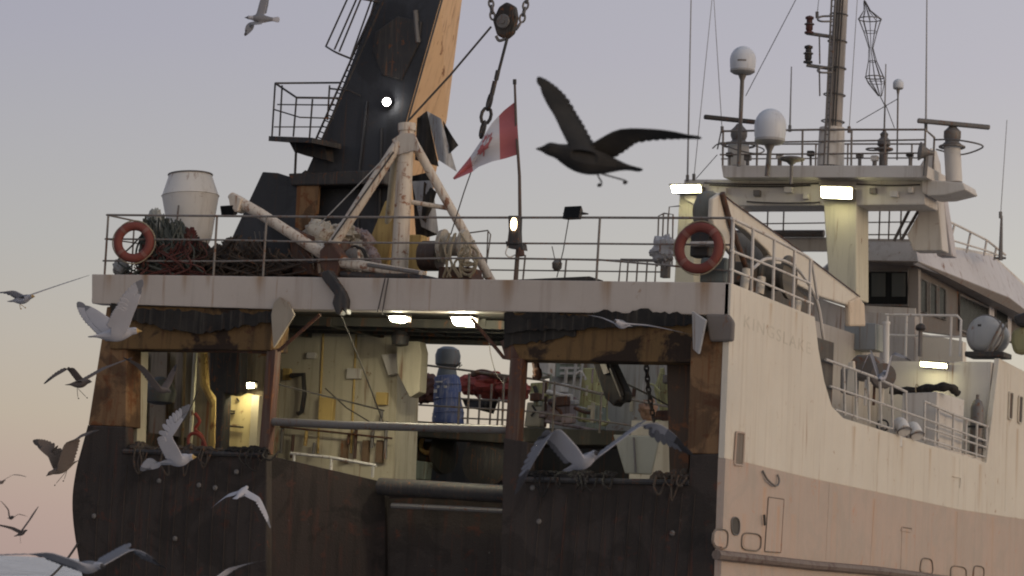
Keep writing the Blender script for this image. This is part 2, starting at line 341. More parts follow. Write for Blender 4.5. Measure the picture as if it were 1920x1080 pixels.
for pl in ([(1338, 990), (1366, 994), (1364, 1030), (1336, 1027)], [(1392, 998), (1428, 1002), (1426, 1034), (1390, 1030)],
           [(1728, 1046), (1748, 1048), (1750, 1078), (1724, 1074)], [(1783, 1060), (1812, 1064), (1812, 1090), (1782, 1088)], [(1826, 1060), (1846, 1063), (1844, 1092), (1824, 1090)]):
    MB().tube(rrect(pl, .015, .35),   .012, 6, close=True).build('fairlead_rim', SHADE, lw, smooth=True)
    MB().prism(rrect([(p[0]*.8+sum(q[0] for q in pl)/4*.2, p[1]*.8+sum(q[1] for q in pl)/4*.2) for p in pl], .006, .35), (-.05, 0, 0)).build('cover_plate', CREAM_LOW, lw)
d = MB().prism(rrect([(1441, 932), (1470, 936), (1464, 1036), (1434, 1034)], .012, .04), (-.03, 0, 0)).build('side_door', CREAM_LOW, ship, bevel=.006)
MB().tube(rrect([(1441, 932), (1470, 936), (1464, 1036), (1434, 1034)], .012, .04), .010, 5, close=True).build('door_frame', SHADE, d)
MB().tube([S2(1433, 965, .05), S2(1434, 985, .05)], .022, 6).build('handle', DARKREC, d)
MB().prism(rrect([(1692, 990), (1711, 993), (1707, 1073), (1689, 1070)], .010, .04), (-.02, 0, 0)).build('side_hatch', CREAM_LOW, ship)
MB().tube(spline([S2(1430, 883, .03), S2(1440, 900, .05), S2(1455, 911, .05), S2(1461, 902, .05), S2(1458, 890, .03)]), .018, 6).build('mooring_hook', STEEL, ship, smooth=True)
MB().tube([S2(1786, 893, -.0), S2(1801, 896, 0), S2(1800, 915, 0)], .012, 5).build('weld_bracket', CREAM, up)
# faint raised lettering following the sheer
fc = bpy.data.curves.new('ship_name', 'FONT'); fc.body = 'KINGSLAKE'; fc.size = 1; fc.extrude = .0008; fc.space_character = 1.25
to = bpy.data.objects.new('ship_name', fc); COL.objects.link(to); bpy.context.view_layer.update()
tm = bpy.data.meshes.new_from_object(to.evaluated_get(bpy.context.evaluated_depsgraph_get())); bpy.data.objects.remove(to)
p0, p1, pu = S(1393, 612), S(1518, 664), S(1394, 588)
xs = [q.co.x for q in tm.vertices]; wd = max(xs)-min(xs)
for q in tm.vertices:
    c = q.co.copy(); P = p0 + (p1-p0)*(c.x/wd) + (pu-p0)*(c.y/.72); q.co = (6.5+.0015+c.z, P.y, P.z)
tm.materials.append(paint('lettering_faded', (.56, .50, .415), d=.4, streak=.14, patch=.03)); lo = bpy.data.objects.new('ship_name', tm); COL.objects.link(lo); lo.parent = up; lo['kind'] = 'stuff'

# --- stern: black plating either side of the ramp
Yp = lambda px, py, Y=0: at(px, py, Y=Y)
port_b = [(237, 800), (238, 846), (330, 848), (500, 853), (500, 1080), (500, 1400)]+[(p.x, p.y) for p in spline([V((a, b, 0)) for a, b in ((165, 797), (152, 845), (143, 880), (136, 930), (138, 985), (150, 1060), (168, 1150), (190, 1400))], 4)][::-1]
MB().plate(port_b, 0, .25).build('stern_bulwark', BLACKH, ship, bevel=.03)
stbd_b = [(948, 902), (1000, 898), (1290, 904), (1293, 852), (1350, 850), (1331, 1400), (940, 1400)]
MB().plate(stbd_b, 0, .25).build('stern_bulwark', BLACKH, ship, bevel=.03)
# port side shell, seen edge on behind the left rim
lp = [at(p.x, p.y, Y=0) for p in spline([V((a, b, 0)) for a, b in ((165, 797), (152, 845), (143, 880), (136, 930), (138, 985), (150, 1060), (168, 1150), (190, 1400))], 4)]
m = MB(); m.add(lp+[p+V((0, 26, 0)) for p in lp], [(i, i+1, len(lp)+i+1, len(lp)+i) for i in range(len(lp)-1)]); m.build('port_shell', BLACKH, ship)
# ramp: sloped side wall, chute and roller
rw = [at(498, 853, Y=.1), at(722, 905, Y=1.6), at(722, 1400, Y=1.6), at(498, 1400, Y=.1)]
MB().prism(rw, (0, .12, 0)).build('ramp_side_wall', REDBR, ship)
MB().plate([(715, 935), (950, 930), (945, 1400), (715, 1400)], 1.7, .1).build('ramp_plate', BLACKH, ship)
MB().T([(712, 912, 1.4), (952, 927, 1.4)], .16, 14).build('stern_roller', DARKST, ship, smooth=True)
MB().T([(735, 948, 1.3), (945, 958, 1.3)], .05, 8).build('ramp_bar', STEEL, ship, smooth=True)
for k in range(13):
    x = 190+k*24; MB().tube([Yp(x, 872, .0), Yp(x-9, 985, .0), Yp(x-14, 1110, .0)], .016, 6).build('plate_rib', BLACKH, ship)
for k in range(13):
    x = 1015+k*24; MB().tube([Yp(x, 925, .0), Yp(x-16, 1110, .0)], .016, 6).build('plate_rib', BLACKH, ship)
for px, py in ((445, 885), (405, 915), (375, 910), (178, 968), (1000, 915), (1012, 978), (1278, 908), (1262, 1000), (300, 902), (330, 1010)):
    MB().lathe(Yp(px, py, .02), (0, -1, 0), [(.05, 0), (.05, .04), (.03, .06)], 8).build('bolt_head', STEEL, ship)
MB().T([(232, 846, -.02), (500, 853, -.02)], .05, 8).build('bulwark_cap', DARKST, ship, smooth=True)
MB().T([(985, 899, -.02), (1292, 905, -.02)], .05, 8).build('bulwark_cap', DARKST, ship, smooth=True)
# --- pillars at both quarters
MB().plate([(200, 575), (238, 575), (236, 800), (165, 797), (188, 650)], .12, .5).build('quarter_pillar', RUSTB, ship, bevel=.02)
MB().plate([(1295, 640), (1366, 596), (1349, 852), (1288, 850)], .02, .45).build('quarter_pillar', RUSTB, ship, bevel=.02)
MB().plate([(1250, 680), (1296, 655), (1290, 905), (1256, 905)], .5, .3).build('inner_pillar', paint('dark_rusty_pillar', (.07, .045, .03), d=.6, streak=.6, patch=.4, dirt=(.02, .018, .016)), ship)
MB().plate([(238, 650), (262, 652), (256, 850), (236, 850)], .6, .3).build('inner_pillar', CREAM_IN, ship)
# --- gantry: beam, platform underside, rust headers, posts
MB().plate([(172, 514), (1368, 530), (1366, 591), (945, 584), (520, 580), (172, 569)], 0, .35).build('gantry_beam', BEAMW, ship, bevel=.015)
pa = [at(172, 566, Y=.36), at(1368, 588, Y=.36)]
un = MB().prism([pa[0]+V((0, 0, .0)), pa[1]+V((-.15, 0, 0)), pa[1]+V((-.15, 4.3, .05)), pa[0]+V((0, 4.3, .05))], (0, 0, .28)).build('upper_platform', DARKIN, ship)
for k in range(4):
    y = 1.75+k*.8
    a = pa[0]+V((.05, y, -.02)); b = pa[1]+V((-.2, y, -.02))
    MB().prism([a, b, b+V((0, .12, 0)), a+V((0, .12, 0))], (0, 0, -.16 if k < 3 else -.24)).build('deck_girder', DARKIN, un)
for k in range(8):
    x = -5.8+k*1.65
    MB().box((x, 3.3, 7.18), (.1, 2.4, .14)).build('deck_stiffener', DARKIN, un)
MB().plate([(205, 572), (512, 580), (508, 657), (205, 654)], .06, .6).build('gallows_header', RUSTP, ship, bevel=.02)
MB().plate([(948, 586), (1300, 592), (1300, 680), (948, 674)], .06, .6).build('gallows_header', RUSTP, ship, bevel=.02)
def ragged(pxa, pxb, ytop, ybot, Y, seed, amp=9, n=46):
    rnd = random.Random(seed); top = []; bot = []
    a = 0
    for i in range(n+1):
        t = i/n; x = pxa+(pxb-pxa)*t; a = .6*a+rnd.uniform(-1, 1)*amp*.6
        top.append((x, ytop(t)+a)); bot.append((x, ybot(t)+rnd.uniform(-1, 1)*amp*.35))
    return MB().plate(top+bot[::-1], Y, .02)
ragged(208, 512, lambda t: 574+14*t-abs(t-.5)*6, lambda t: 596+22*math.sin(t*3.1)**2+10*t, -.035, 3).build('chafing_mat', TAR, ship)
ragged(948, 1300, lambda t: 590+6*math.sin(t*7), lambda t: 622-14*t, -.035, 5, 8).build('chafing_mat', TAR, ship)
ragged(945, 1080, lambda t: 590, lambda t: 650-22*t, .02, 8, 10, 20).build('chafing_mat', TAR, ship)
# gallows posts
MB().plate([(500, 655), (517, 655), (502, 852), (484, 852)], .1, .2).build('gallows_post', BROWNST, ship, bevel=.015)
MB().plate([(956, 672), (979, 672), (965, 905), (941, 905)], .0, .25).build('gallows_post', BROWNST, ship, bevel=.015)
MB().plate([(944, 820), (990, 830), (985, 1080), (938, 1080)], -.01, .3).build('post_foot', BLACKH, ship, bevel=.02)
MB().T([(503, 790, .2), (640, 797, .2), (968, 806, .2)], .075, 12).build('cross_pipe', STEEL, ship, smooth=True)
# brackets below the beam
MB().T([(330, 655, .3), (512, 660, .2), (526, 655, .2), (600, 590, .2)], .035, 8).build('brace_pipe', BROWNST, ship, smooth=True)
MB().T([(884, 598, .3), (932, 655, .2), (944, 670, .2), (958, 672, .2)], .035, 8).build('brace_pipe', BROWNST, ship, smooth=True)
MB().plate([(524, 556), (513, 568), (508, 590), (512, 652), (518, 645), (552, 590), (540, 566)], -.06, .05).build('gusset_plate', paint('grimy_gusset', (.33, .28, .22), d=.5, streak=.3, patch=.2), ship, bevel=.01)
MB().plate([(950, 634), (958, 640), (975, 674), (948, 674), (938, 640)], .05, .05).build('gusset_plate', BROWNST, ship)
# fin bracket at the starboard end, with the box it carries
MB().prism([at(1297, 583, Y=-.05), at(1322, 600, Y=-.5), at(1309, 664, Y=-.3), at(1299, 655, Y=-.05)], (.04, 0, 0)).build('fin_bracket', GREYW, ship, bevel=.01)
MB().plate([(1322, 588), (1366, 589), (1376, 604), (1374, 640), (1330, 640)], -.08, .1).build('corner_doubler', paint('corner_grey', (.16, .14, .13), d=.5, streak=.3, patch=.2), ship, bevel=.04)

# --- port deckhouse inside (cream bulkheads lit by deck lamps)
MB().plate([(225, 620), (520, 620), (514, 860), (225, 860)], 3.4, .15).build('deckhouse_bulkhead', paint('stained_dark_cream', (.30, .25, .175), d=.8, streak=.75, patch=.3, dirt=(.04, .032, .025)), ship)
MB().plate([(500, 615), (748, 622), (738, 905), (500, 905)], 4.2, .15).build('deckhouse_bulkhead', CREAM_IN, ship)
c0, c1 = at(748, 622, Y=4.2), at(738, 905, Y=4.2)
c0.y = c1.y = 4.36
MB().prism([c0, c0+V((0, .75, 0)), c1+V((0, .75, 0)), c1], (-.1, 0, 0)).build('deckhouse_side', CREAM_IN, ship)
for x in (606, 668):
    MB().T([(x, 625, 4.18), (x-10, 850, 4.18)], .022, 6).build('wall_stiffener', YELLOW, ship)
MB().plate([(742, 640), (785, 640), (790, 660), (786, 735), (768, 745), (745, 700)], 3.6, .3).build('hinged_flap', CREAM_IN, ship, bevel=.02)
MB().plate([(715, 665), (748, 662), (746, 700), (728, 704)], 4.0, .2).build('junction_box', GREYW, ship, bevel=.01)
MB().T([(545, 704, 4.0), (569, 702, 4.0), (571, 740, 4.0), (566, 772, 4.0), (558, 776, 4.0)], .05, 8).build('vent_pipe', DARKST, ship, smooth=True)
MB().plate([(598, 745), (625, 745), (622, 790), (596, 790)], 4.05, .12).build('cable_box', YELLOW, ship, bevel=.01)
for x in (640, 680, 706):
    MB().plate([(x, 825), (x+11, 826), (x+9, 868), (x-3, 866)], 4.1, .08).build('wall_locker', paint('brown_locker', (.16, .1, .06), d=.5, streak=.5), ship)
# left bay: lit post, trunk, yellow door
MB().T([(367, 655, 2.6), (356, 850, 2.6)], .045, 8).build('bright_post', paint('pale_glossy_post', (.55, .52, .40), d=.3, streak=.2, patch=.1, rough=.35), ship, smooth=True)
MB().T([(380, 655, 2.9), (384, 720, 2.9), (402, 755, 2.9), (398, 850, 2.9)], .10, 8).build('duct', YELLOW, ship, smooth=True)
MB().plate([(392, 655), (450, 655), (450, 735), (438, 742), (420, 738), (415, 850), (402, 850), (404, 745), (392, 730)], 2.4, .3).build('winch_head', DARKST, ship, bevel=.04)
dr = MB().plate([(421, 736), (472, 738), (466, 852), (416, 850)], 3.25, .08).build('deckhouse_door', paint('yellow_lit_door', (.60, .50, .27), d=.3, streak=.25, patch=.12, dirt=(.25, .18, .09)), ship, bevel=.012)
for a in ((428, 770, 440, 771), (428, 775, 440, 775), (428, 800, 428, 822), (430, 799, 456, 801), (444, 747, 448, 752)):
    MB().T([(a[0], a[1], 3.2), (a[2], a[3], 3.2)], .018, 6).build('door_dog', DARKST, dr)
MB().plate([(472, 740), (486, 742), (480, 852), (466, 852)], 3.2, .2).build('door_jamb', CREAM_IN, dr)
for i, (x, w_) in enumerate(((250, 22), (284, 30), (330, 14))):
    MB().plate([(x, 660), (x+w_, 660), (x+w_-6, 850), (x-6, 850)], 3.2-.05*i, .12).build('wall_locker', paint('dim_brown_panel%d' % i, (.22+.03*i, .175+.025*i, .125+.02*i), d=.7, streak=.7, patch=.3, dirt=(.03, .025, .02)), ship, bevel=.01)
MB().lathe(at(300, 735, Y=2.5), (0, 0, 1), [(.1, -.25), (.30, -.2), (.34, 0), (.25, .2), (.08, .3)], 14).build('net_drum', paint('grey_drum', (.07, .075, .075), sc=3), ship, smooth=True)

# --- working deck and the dark walkway across it
MB().box2((-6.2, 2.0, 3.1), (6.3, 24, 3.3)).build('working_deck', DARKIN, ship)
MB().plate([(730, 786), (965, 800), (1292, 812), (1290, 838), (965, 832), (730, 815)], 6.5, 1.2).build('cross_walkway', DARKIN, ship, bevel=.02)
MB().plate([(745, 815), (955, 830), (955, 905), (745, 905)], 9.5, .1).build('void_shade_sheet', DARKIN, ship)  # dark sheets stand in for the shadowed void below the walkway
MB().plate([(955, 832), (1300, 836), (1300, 915), (955, 915)], 8.5, .1).build('void_shade_sheet', DARKIN, ship)
# background house on the starboard side of the working deck, pale green grey
MB().plate([(1030, 600), (1290, 600), (1290, 840), (1030, 840)], 11.5, .2).build('machinery_house', paint('grey_cream_house', (.42, .40, .35), d=.4, streak=.35, patch=.15), ship)
MB().plate([(1043, 660), (1090, 660), (1086, 706), (1040, 706)], 11.3, .15).build('house_louvre', GREENM, ship)
for k in range(4):
    MB().plate([(1050, 668+k*10), (1086, 668+k*10), (1085, 672+k*10), (1049, 672+k*10)], 11.25, .04).build('louvre_slat', GREYW, ship)
# port bulkhead return under the boat deck right
MB().box2((5.9, 1.0, 3.3), (6.35, 5.7, 7.2)).build('side_trunk', paint('dark_trunk', (.05, .042, .036), d=.6, streak=.5, patch=.3), ship)

# --- starboard gallery: inner house, forward wall, locker
z_g = S(1582, 784).z
MB().box2((2.2, 5.9, 3.3), (6.38, 16.2, z_g-.12)).build('gallery_deck', GREYW, ship)
fwall = [at(1560, 676, Y=16.3), at(1876, 676, Y=16.3)]
b_ = MB().box2((1.5, 16.3, 4.5), (6.36, 16.5, fwall[1].z-.03)).build('gallery_bulkhead', GREYW, ship)
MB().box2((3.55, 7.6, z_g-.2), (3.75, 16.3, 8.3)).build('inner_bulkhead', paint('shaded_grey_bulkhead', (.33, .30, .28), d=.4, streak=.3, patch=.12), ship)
MB().plate([(1692, 737), (1758, 735), (1752, 850), (1688, 832)], 12.6, 2.0).build('deck_locker', GREYW, ship, bevel=.02)
MB().box2((1.4, 16.55, 7.6), (6.45, 30, 7.86)).build('bridge_deck', GREYW, ship)
# deck house below the bridge
MB().plate([(1505, 545), (1545, 563), (1600, 582), (1715, 592), (1715, 690), (1505, 690)], 17.4, .3).build('house_front', paint('taupe_house', (.38, .34, .31), d=.4, streak=.3, patch=.1), ship)
MB().plate([(1700, 620), (1805, 640), (1805, 700), (1700, 700)], 19.0, .3).build('bridge_skirt', CREAM, ship)

# --- superstructure gantry with lit columns
G = 17.0
def P17(*a): return [at(*p, Y=G) for p in a]
MB().plate([(1282, 336), (1735, 338), (1735, 384), (1380, 386), (1300, 384), (1282, 372)], G, 1.0).build('mast_gantry_girder', GREYW, ship, bevel=.03)
MB().plate([(1280, 360), (1318, 360), (1304, 400), (1302, 560), (1262, 560), (1274, 360)], G+.1, .7).build('gantry_column', paint('cream_lit_column', (.55, .51, .40), d=.3, streak=.2, patch=.08), ship, bevel=.03)
MB().plate([(1543, 372), (1606, 372), (1606, 560), (1556, 560)], G-.02, .9).build('gantry_column', MATS['cream_lit_column'], ship, bevel=.03)
MB().plate([(1380, 384), (1400, 384), (1356, 420), (1340, 420)], G+.05, .5).build('column_gusset', GREYW, ship)
MB().plate([(1352, 310), (1738, 310), (1738, 333), (1356, 333)], G-.5, 2.4).build('radar_platform', GREYW, ship, bevel=.02)
MB().plate([(1728, 336), (1806, 342), (1811, 356), (1770, 366), (1740, 367), (1728, 360)], G-.1, 1.0).build('radar_wing', GREYW, ship, bevel=.03)
MB().plate([(1712, 330), (1745, 276), (1752, 300), (1768, 470), (1712, 470), (1700, 440), (1722, 400)], G+1.2, .5).build('mast_leg', GREYW, ship, bevel=.03)
MB().plate([(1750, 330), (1762, 330), (1786, 480), (1756, 480)], G+1.9, .4).build('mast_leg', paint('pale_mauve_leg', (.5, .46, .46), d=.2, streak=.1, patch=.03), ship, bevel=.03)
for a in (((1690, 450), (1722, 395)), ((1676, 452), (1712, 380))):
    MB().T([(*a[0], G+1.5), (*a[1], G+1.5)], .04, 6).build('stay_strut', STEEL, ship)
# stacks of gear glimpsed under the girder
MB().T([(1380, 438, G+2), (1545, 438, G+2)], .09, 8).build('cross_pipe', STEEL, ship, smooth=True)
MB().plate([(1470, 445), (1610, 445), (1610, 470), (1470, 470)], G+2.2, .2).build('house_top', GREYW, ship)

# --- wheelhouse
W = 20.0
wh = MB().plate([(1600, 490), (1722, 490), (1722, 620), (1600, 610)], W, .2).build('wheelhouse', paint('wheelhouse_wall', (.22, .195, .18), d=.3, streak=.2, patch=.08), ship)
wx = at(1718, 500, Y=W).x
def WS(px, py, o=0): return at(px, py, X=wx+o)
MB().prism([WS(1718, 480), WS(1920, 560), WS(1960, 600), WS(1960, 650), WS(1718, 620)], (-.2, 0, 0)).build('wheelhouse_side', paint('wheelhouse_side_shade_tone', (.105, .088, .078), d=.3, streak=.25, patch=.12), wh)  # shade under the roof overhang is put into this wall colour
# flared roof fascia
fa = [at(1606, 452, Y=W-.2), at(1716, 453, Y=W-.2), at(1721, 492, Y=W-.7), at(1606, 490, Y=W-.7)]
MB().prism(fa, (0, .12, 0)).build('roof_fascia', GREYW, wh, bevel=.01)
r0, r1 = at(1716, 453, Y=W-.2), at(1721, 492, Y=W-.7)
t1, t2 = at(1860, 480, X=r0.x+.15), at(1866, 488, X=r0.x+.15)
b1 = at(1893, 560, X=r1.x+.35); b2 = at(1960, 612, X=r1.x+.35)
FASC = paint('pale_mauve_fascia', (.50, .475, .48), d=.15, streak=.1, patch=.03)
m = MB(); m.prism([r0, t1, b1, r1], (-.1, 0, -.05)); m.build('roof_fascia', FASC, wh)
t3 = at(1925, 540, X=r0.x+.15)
m = MB(); m.prism([t1, t3, b2, b1], (-.1, 0, -.05)); m.build('roof_fascia', FASC, wh)
m = MB(); m.prism([fa[0], r0, t1, t3, V((fa[0].x-5, t3.y, fa[0].z))], (0, 0, .06)); m.build('roof', GREYW, wh)
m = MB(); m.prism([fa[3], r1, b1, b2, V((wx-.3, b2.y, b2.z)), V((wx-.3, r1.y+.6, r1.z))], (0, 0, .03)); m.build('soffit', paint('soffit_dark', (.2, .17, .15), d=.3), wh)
def window(pl, Y=None, X=None, bars=()):
    k = dict(Y=Y) if Y is not None else dict(X=X)
    path = [at(*p, **k) for p in pl]; nrm = V((0, -1, 0)) if Y is not None else V((1, 0, 0))
    MB().prism([p+nrm*.01 for p in path], -nrm*.06).build('window_pane', GLASS, wh)
    MB().tube([p+nrm*.015 for p in path], .035, 6, close=True).build('window_frame', STEEL, wh)
window([(1613, 508), (1703, 508), (1703, 573), (1613, 572)], Y=W-.02)
for x in (1634, 1672):
    MB().plate([(x, 512), (x+26, 512), (x+26, 556), (x, 556)], W-.05, .015).build('blind', paint('dim_interior_blind', (.055, .06, .058), d=.2, streak=.1, patch=0), wh)
window([(1722, 522), (1737, 528), (1737, 588), (1722, 583)], X=wx+.02)
window([(1741, 530), (1755, 536), (1755, 594), (1741, 589)], X=wx+.02)
window([(1758, 537), (1772, 543), (1772, 600), (1758, 595)], X=wx+.02)
window([(1798, 552), (1852, 576), (1852, 640), (1798, 618)], X=wx+.02)
dd = MB().prism([WS(1856, 560, .05), WS(1898, 566, .05), WS(1896, 640, .05), WS(1856, 635, .05)], (-.12, 0, 0)).build('bridge_door', FASC, wh, bevel=.02)
window([(1866, 574), (1888, 579), (1887, 620), (1866, 618)], X=wx+.07)
MB().plate([(1604, 572), (1716, 578), (1716, 600), (1604, 596)], W-.06, .1).build('sill_panel', GREYW, wh)

# ================================================================== RAILINGS
def railing(label, lines, posts, r=.022, mat=RAILM, X=None, cat='railing', name='guard_rail', pr=None, group='guard rails'):
    Q = (lambda p: at(p[0], p[1], X=X if len(p) < 3 else p[2])) if X is not None else (lambda p: at(p[0], p[1], Y=p[2]))
    base = Q(posts[0][1]); t = thing(name, label, cat, base, group)
    for i, ln in enumerate(lines):
        MB().tube([Q(p) for p in ln], r if i == 0 else r*.8, 7).build('top_rail' if i == 0 else 'mid_rail', mat, t, smooth=True)
    for a, b in posts:
        MB().tube([Q(a), Q(b)], pr or r, 7).build('post', mat, t, smooth=True)
    return t
y0 = .25
railing('long grey stern rail along the top edge of the gantry beam', [
    [(200, 403, y0), (410, 405, y0), (640, 407, y0), (880, 408, y0), (1122, 408, y0), (1372, 409, y0)],
    [(197, 448, y0), (420, 450, y0), (660, 455, y0), (900, 456, y0), (1122, 457, y0), (1372, 459, y0)],
    [(193, 489, y0), (420, 490, y0), (660, 486, y0), (900, 484, y0), (1122, 487, y0), (1372, 508, y0)]],
    [((x+3, 404+.004*(x-200), y0), (x-4, 514+.0135*(x-172), y0)) for x in (200, 404, 497, 1122, 1370)])
railing('short rail along the port edge of the upper platform', [
    [(200, 403, y0), (252, 414, 1.6), (330, 432, 3.6)], [(197, 448, y0), (250, 455, 1.6), (328, 470, 3.6)]],
    [((252, 414, 1.6), (246, 520, 1.6)), ((330, 432, 3.6), (324, 540, 3.6))], r=.018)
railing('low inner rail seen behind the flag staff', [
    [(905, 484, 3.8), (1000, 485, 3.8), (1240, 490, 3.8)], [(905, 506, 3.8), (1240, 510, 3.8)]],
    [((910, 484, 3.8), (905, 530, 3.8)), ((1062, 487, 3.8), (1058, 530, 3.8)), ((985, 478, 3.8), (980, 530, 3.8))], r=.018)
railing('small gate of upright bars beside the right lifebuoy', [
    [(1160, 530, 2.2), (1164, 486, 2.2), (1230, 487, 2.2), (1228, 530, 2.2)]],
    [((x, 487, 2.2), (x-3, 530, 2.2)) for x in (1178, 1196, 1214)], r=.016)
railing('bent hoop rail behind the rope covered winch', [[(870, 438, 3.2), (915, 432, 3.2), (920, 440, 3.2), (914, 486, 3.2)]], [((915, 434, 3.2), (912, 500, 3.2))], r=.014)
railing('curved ladder hoops left of the lit left column', [
    [(1232, 500, 3.5), (1235, 405, 3.5), (1245, 400, 3.5), (1262, 402, 3.5), (1260, 500, 3.5)],
    [(1252, 430, 3.6), (1255, 388, 3.6), (1275, 386, 3.6)]],
    [((1244, 402, 3.5), (1240, 500, 3.5)), ((1253, 402, 3.5), (1250, 500, 3.5))], r=.016)
# starboard side of the upper platform: slanting away along the hull edge
XS = 6.42
railing('rail along the starboard plate edge below the white boom', [
    [(1372, 409), (1430, 437), (1512, 480), (1522, 488), (1533, 560)], [(1371, 470), (1440, 497), (1520, 532)], [(1370, 505), (1440, 534), (1524, 570)]],
    [((a, 409+(a-1372)*.51), (a-3, 531+(a-1370)*.405)) for a in (1375, 1412, 1452, 1490, 1520)], r=.028, mat=GREYW, X=XS)
# gallery rail on the cut-out
gx = 6.44
railing('rail along the side gallery above the cut-out in the hull', [
    [(1548, 674), (1640, 707), (1700, 735)], [(1556, 724), (1640, 752), (1852, 828)], [(1566, 768), (1660, 800), (1850, 858)]],
    [((a, 674+(a-1548)*.40), (a+2, 774+(a-1566)*.316)) for a in (1582, 1604, 1628, 1650, 1672, 1698)], r=.028, mat=RAILW, X=gx)
railing('forward length of gallery rail beside the deck locker', [
    [(1732, 752), (1790, 778), (1852, 800)], [(1732, 800), (1852, 840)]],
    [((a, 752+(a-1732)*.40), (a-2, 826+(a-1732)*.33)) for a in (1734, 1760, 1788, 1812, 1832, 1850)], r=.028, mat=RAILW, X=gx)
railing('rail in front of the bridge deck beside the raft canister', [
    [(1660, 590, 16.8), (1795, 592, 16.8), (1802, 600, 16.8), (1800, 668, 16.8)], [(1660, 628, 16.8), (1800, 632, 16.8)]],
    [((x, 592, 16.8), (x-2, 668, 16.8)) for x in (1664, 1700, 1728, 1784)], r=.03, mat=GREYW)
# radar platform rails
Gp = 16.6
railing('rail round the radar platform at the mast foot', [
    [(1352, 246, Gp), (1540, 243, Gp), (1735, 243, Gp), (1752, 258, Gp+1.2)], [(1350, 268, Gp), (1735, 262, Gp)], [(1350, 290, Gp), (1735, 287, Gp)]],
    [((x, 245, Gp), (x-1, 310, Gp)) for x in (1356, 1420, 1505, 1597, 1660, 1735)]+[((1752, 258, Gp+1.2), (1749, 330, Gp+1.2))], r=.026)
railing('second rail seen through the radar platform rail', [
    [(1352, 270, Gp+2.2), (1735, 270, Gp+2.2)], [(1352, 298, Gp+2.2), (1735, 296, Gp+2.2)]],
    [((x, 270, Gp+2.2), (x-1, 312, Gp+2.2)) for x in (1445, 1530, 1590, 1710)], r=.022)
railing('rail on the wheelhouse roof running forward', [
    [(1712, 390, 19.6), (1750, 402, 20), (1800, 425, 21.5), (1850, 450, 23.5), (1885, 478, 25)], [(1712, 430, 19.6), (1750, 440, 20), (1800, 455, 21.5), (1850, 470, 23.5), (1885, 484, 25)]],
    [((1750, 402, 20), (1742, 460, 20)), ((1790, 420, 21.2), (1778, 468, 21.2)), ((1820, 435, 22.5), (1812, 474, 22.5)), ((1850, 450, 23.5), (1845, 480, 23.5)), ((1868, 464, 24.3), (1864, 488, 24.3))], r=.03, mat=GREYW)
railing('rail under the mast girder on the house top', [
    [(1385, 392, 19), (1720, 388, 19)], [(1385, 420, 19), (1720, 416, 19)], [(1612, 440, 19), (1716, 440, 19)]],
    [((x, 390, 19), (x-2, 450, 19)) for x in (1402, 1440, 1470, 1625, 1650, 1668, 1690)], r=.02)
# walkway rails inside
railing('rail on the cross walkway in front of the machinery', [
    [(760, 655, 6.5), (800, 685, 6.5), (1010, 712, 6.5), (1125, 738, 6.5), (1290, 770, 6.5)], [(765, 758, 6.5), (1000, 772, 6.5), (1200, 800, 6.5)]],
    [((x, y, 6.5), (x-4, 812, 6.5)) for x, y in ((1128, 735), (1040, 716), (945, 704), (880, 700), (862, 735))], r=.024)
railing('thin stanchion rail beside the blue drum', [
    [(866, 748, 8), (960, 752, 8)], [(866, 784, 8), (960, 788, 8)]], [((900, 740, 8), (897, 800, 8)), ((922, 720, 8), (918, 800, 8)), ((936, 745, 8), (932, 800, 8))], r=.022)
railing('pale handrail below the cross pipe in front of the cream bulkhead', [
    [(545, 850, 2.2), (620, 858, 2.2), (705, 873, 2.2)]], [((552, 850, 2.2), (550, 880, 2.2)), ((622, 858, 2.2), (620, 890, 2.2)), ((700, 872, 2.2), (698, 895, 2.2))], r=.03, mat=RAILW)

# ================================================================== UPPER DECK GEAR
# --- leaning black funnel mast
t = thing('funnel_mast', 'tall leaning black funnel with one cream side behind the tripod', 'funnel', at(660, 515, Y=3.6))
Yt = 3.5
fr = [(712, -40), (838, -40), (826, 0), (765, 215), (735, 330), (715, 515), (545, 515), (560, 360), (575, 322), (622, 215), (690, 40)]
MB().plate(fr, Yt, .12).build('front_plate', FUNNEL, t, bevel=.03)
def back(p, dy): return p+V((0, dy, 0))
e = [at(838, -40, Y=Yt), at(826, 0, Y=Yt), at(765, 215, Y=Yt), at(735, 330, Y=Yt), at(715, 515, Y=Yt)]
bk = [at(876, -40, Y=Yt+1.4), at(866, 0, Y=Yt+1.4), at(838, 222, Y=Yt+1.9), at(815, 335, Y=Yt+2.0), at(800, 515, Y=Yt+2.1)]
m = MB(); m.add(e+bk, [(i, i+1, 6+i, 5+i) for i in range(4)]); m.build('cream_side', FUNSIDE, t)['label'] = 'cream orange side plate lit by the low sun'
le = [at(*p, Y=Yt) for p in ((712, -40), (690, 40), (622, 215), (575, 322))]; lb = [p+V((.6, 1.8, .2)) for p in le]
m = MB(); m.add(le+lb, [(i, i+1, 5+i, 4+i) for i in range(3)]); m.build('port_side', FUNNEL, t)
m = MB(); m.add(lb+bk[:4], [(i, i+1, 5+i, 4+i) for i in range(3)]); m.build('back_plate', FUNNEL, t)
MB().plate([(703, 60), (745, 30), (790, 40), (785, 80), (752, 150), (715, 140), (698, 95)], Yt-.05, .06).build('soot_doubler', DARKST, t, bevel=.02)
MB().T([(779, 20, Yt-.04), (784, 80, Yt-.04)], .05, 6).build('pipe_stub', STEEL, t)
MB().T([(688, 190, Yt-.03), (672, 330, Yt-.03), (670, 500, Yt-.03)], .03, 6).build('weld_seam', FUNNEL, t)
MB().T([(715, 240, Yt-.03), (708, 500, Yt-.03)], .03, 6).build('weld_seam', FUNNEL, t)
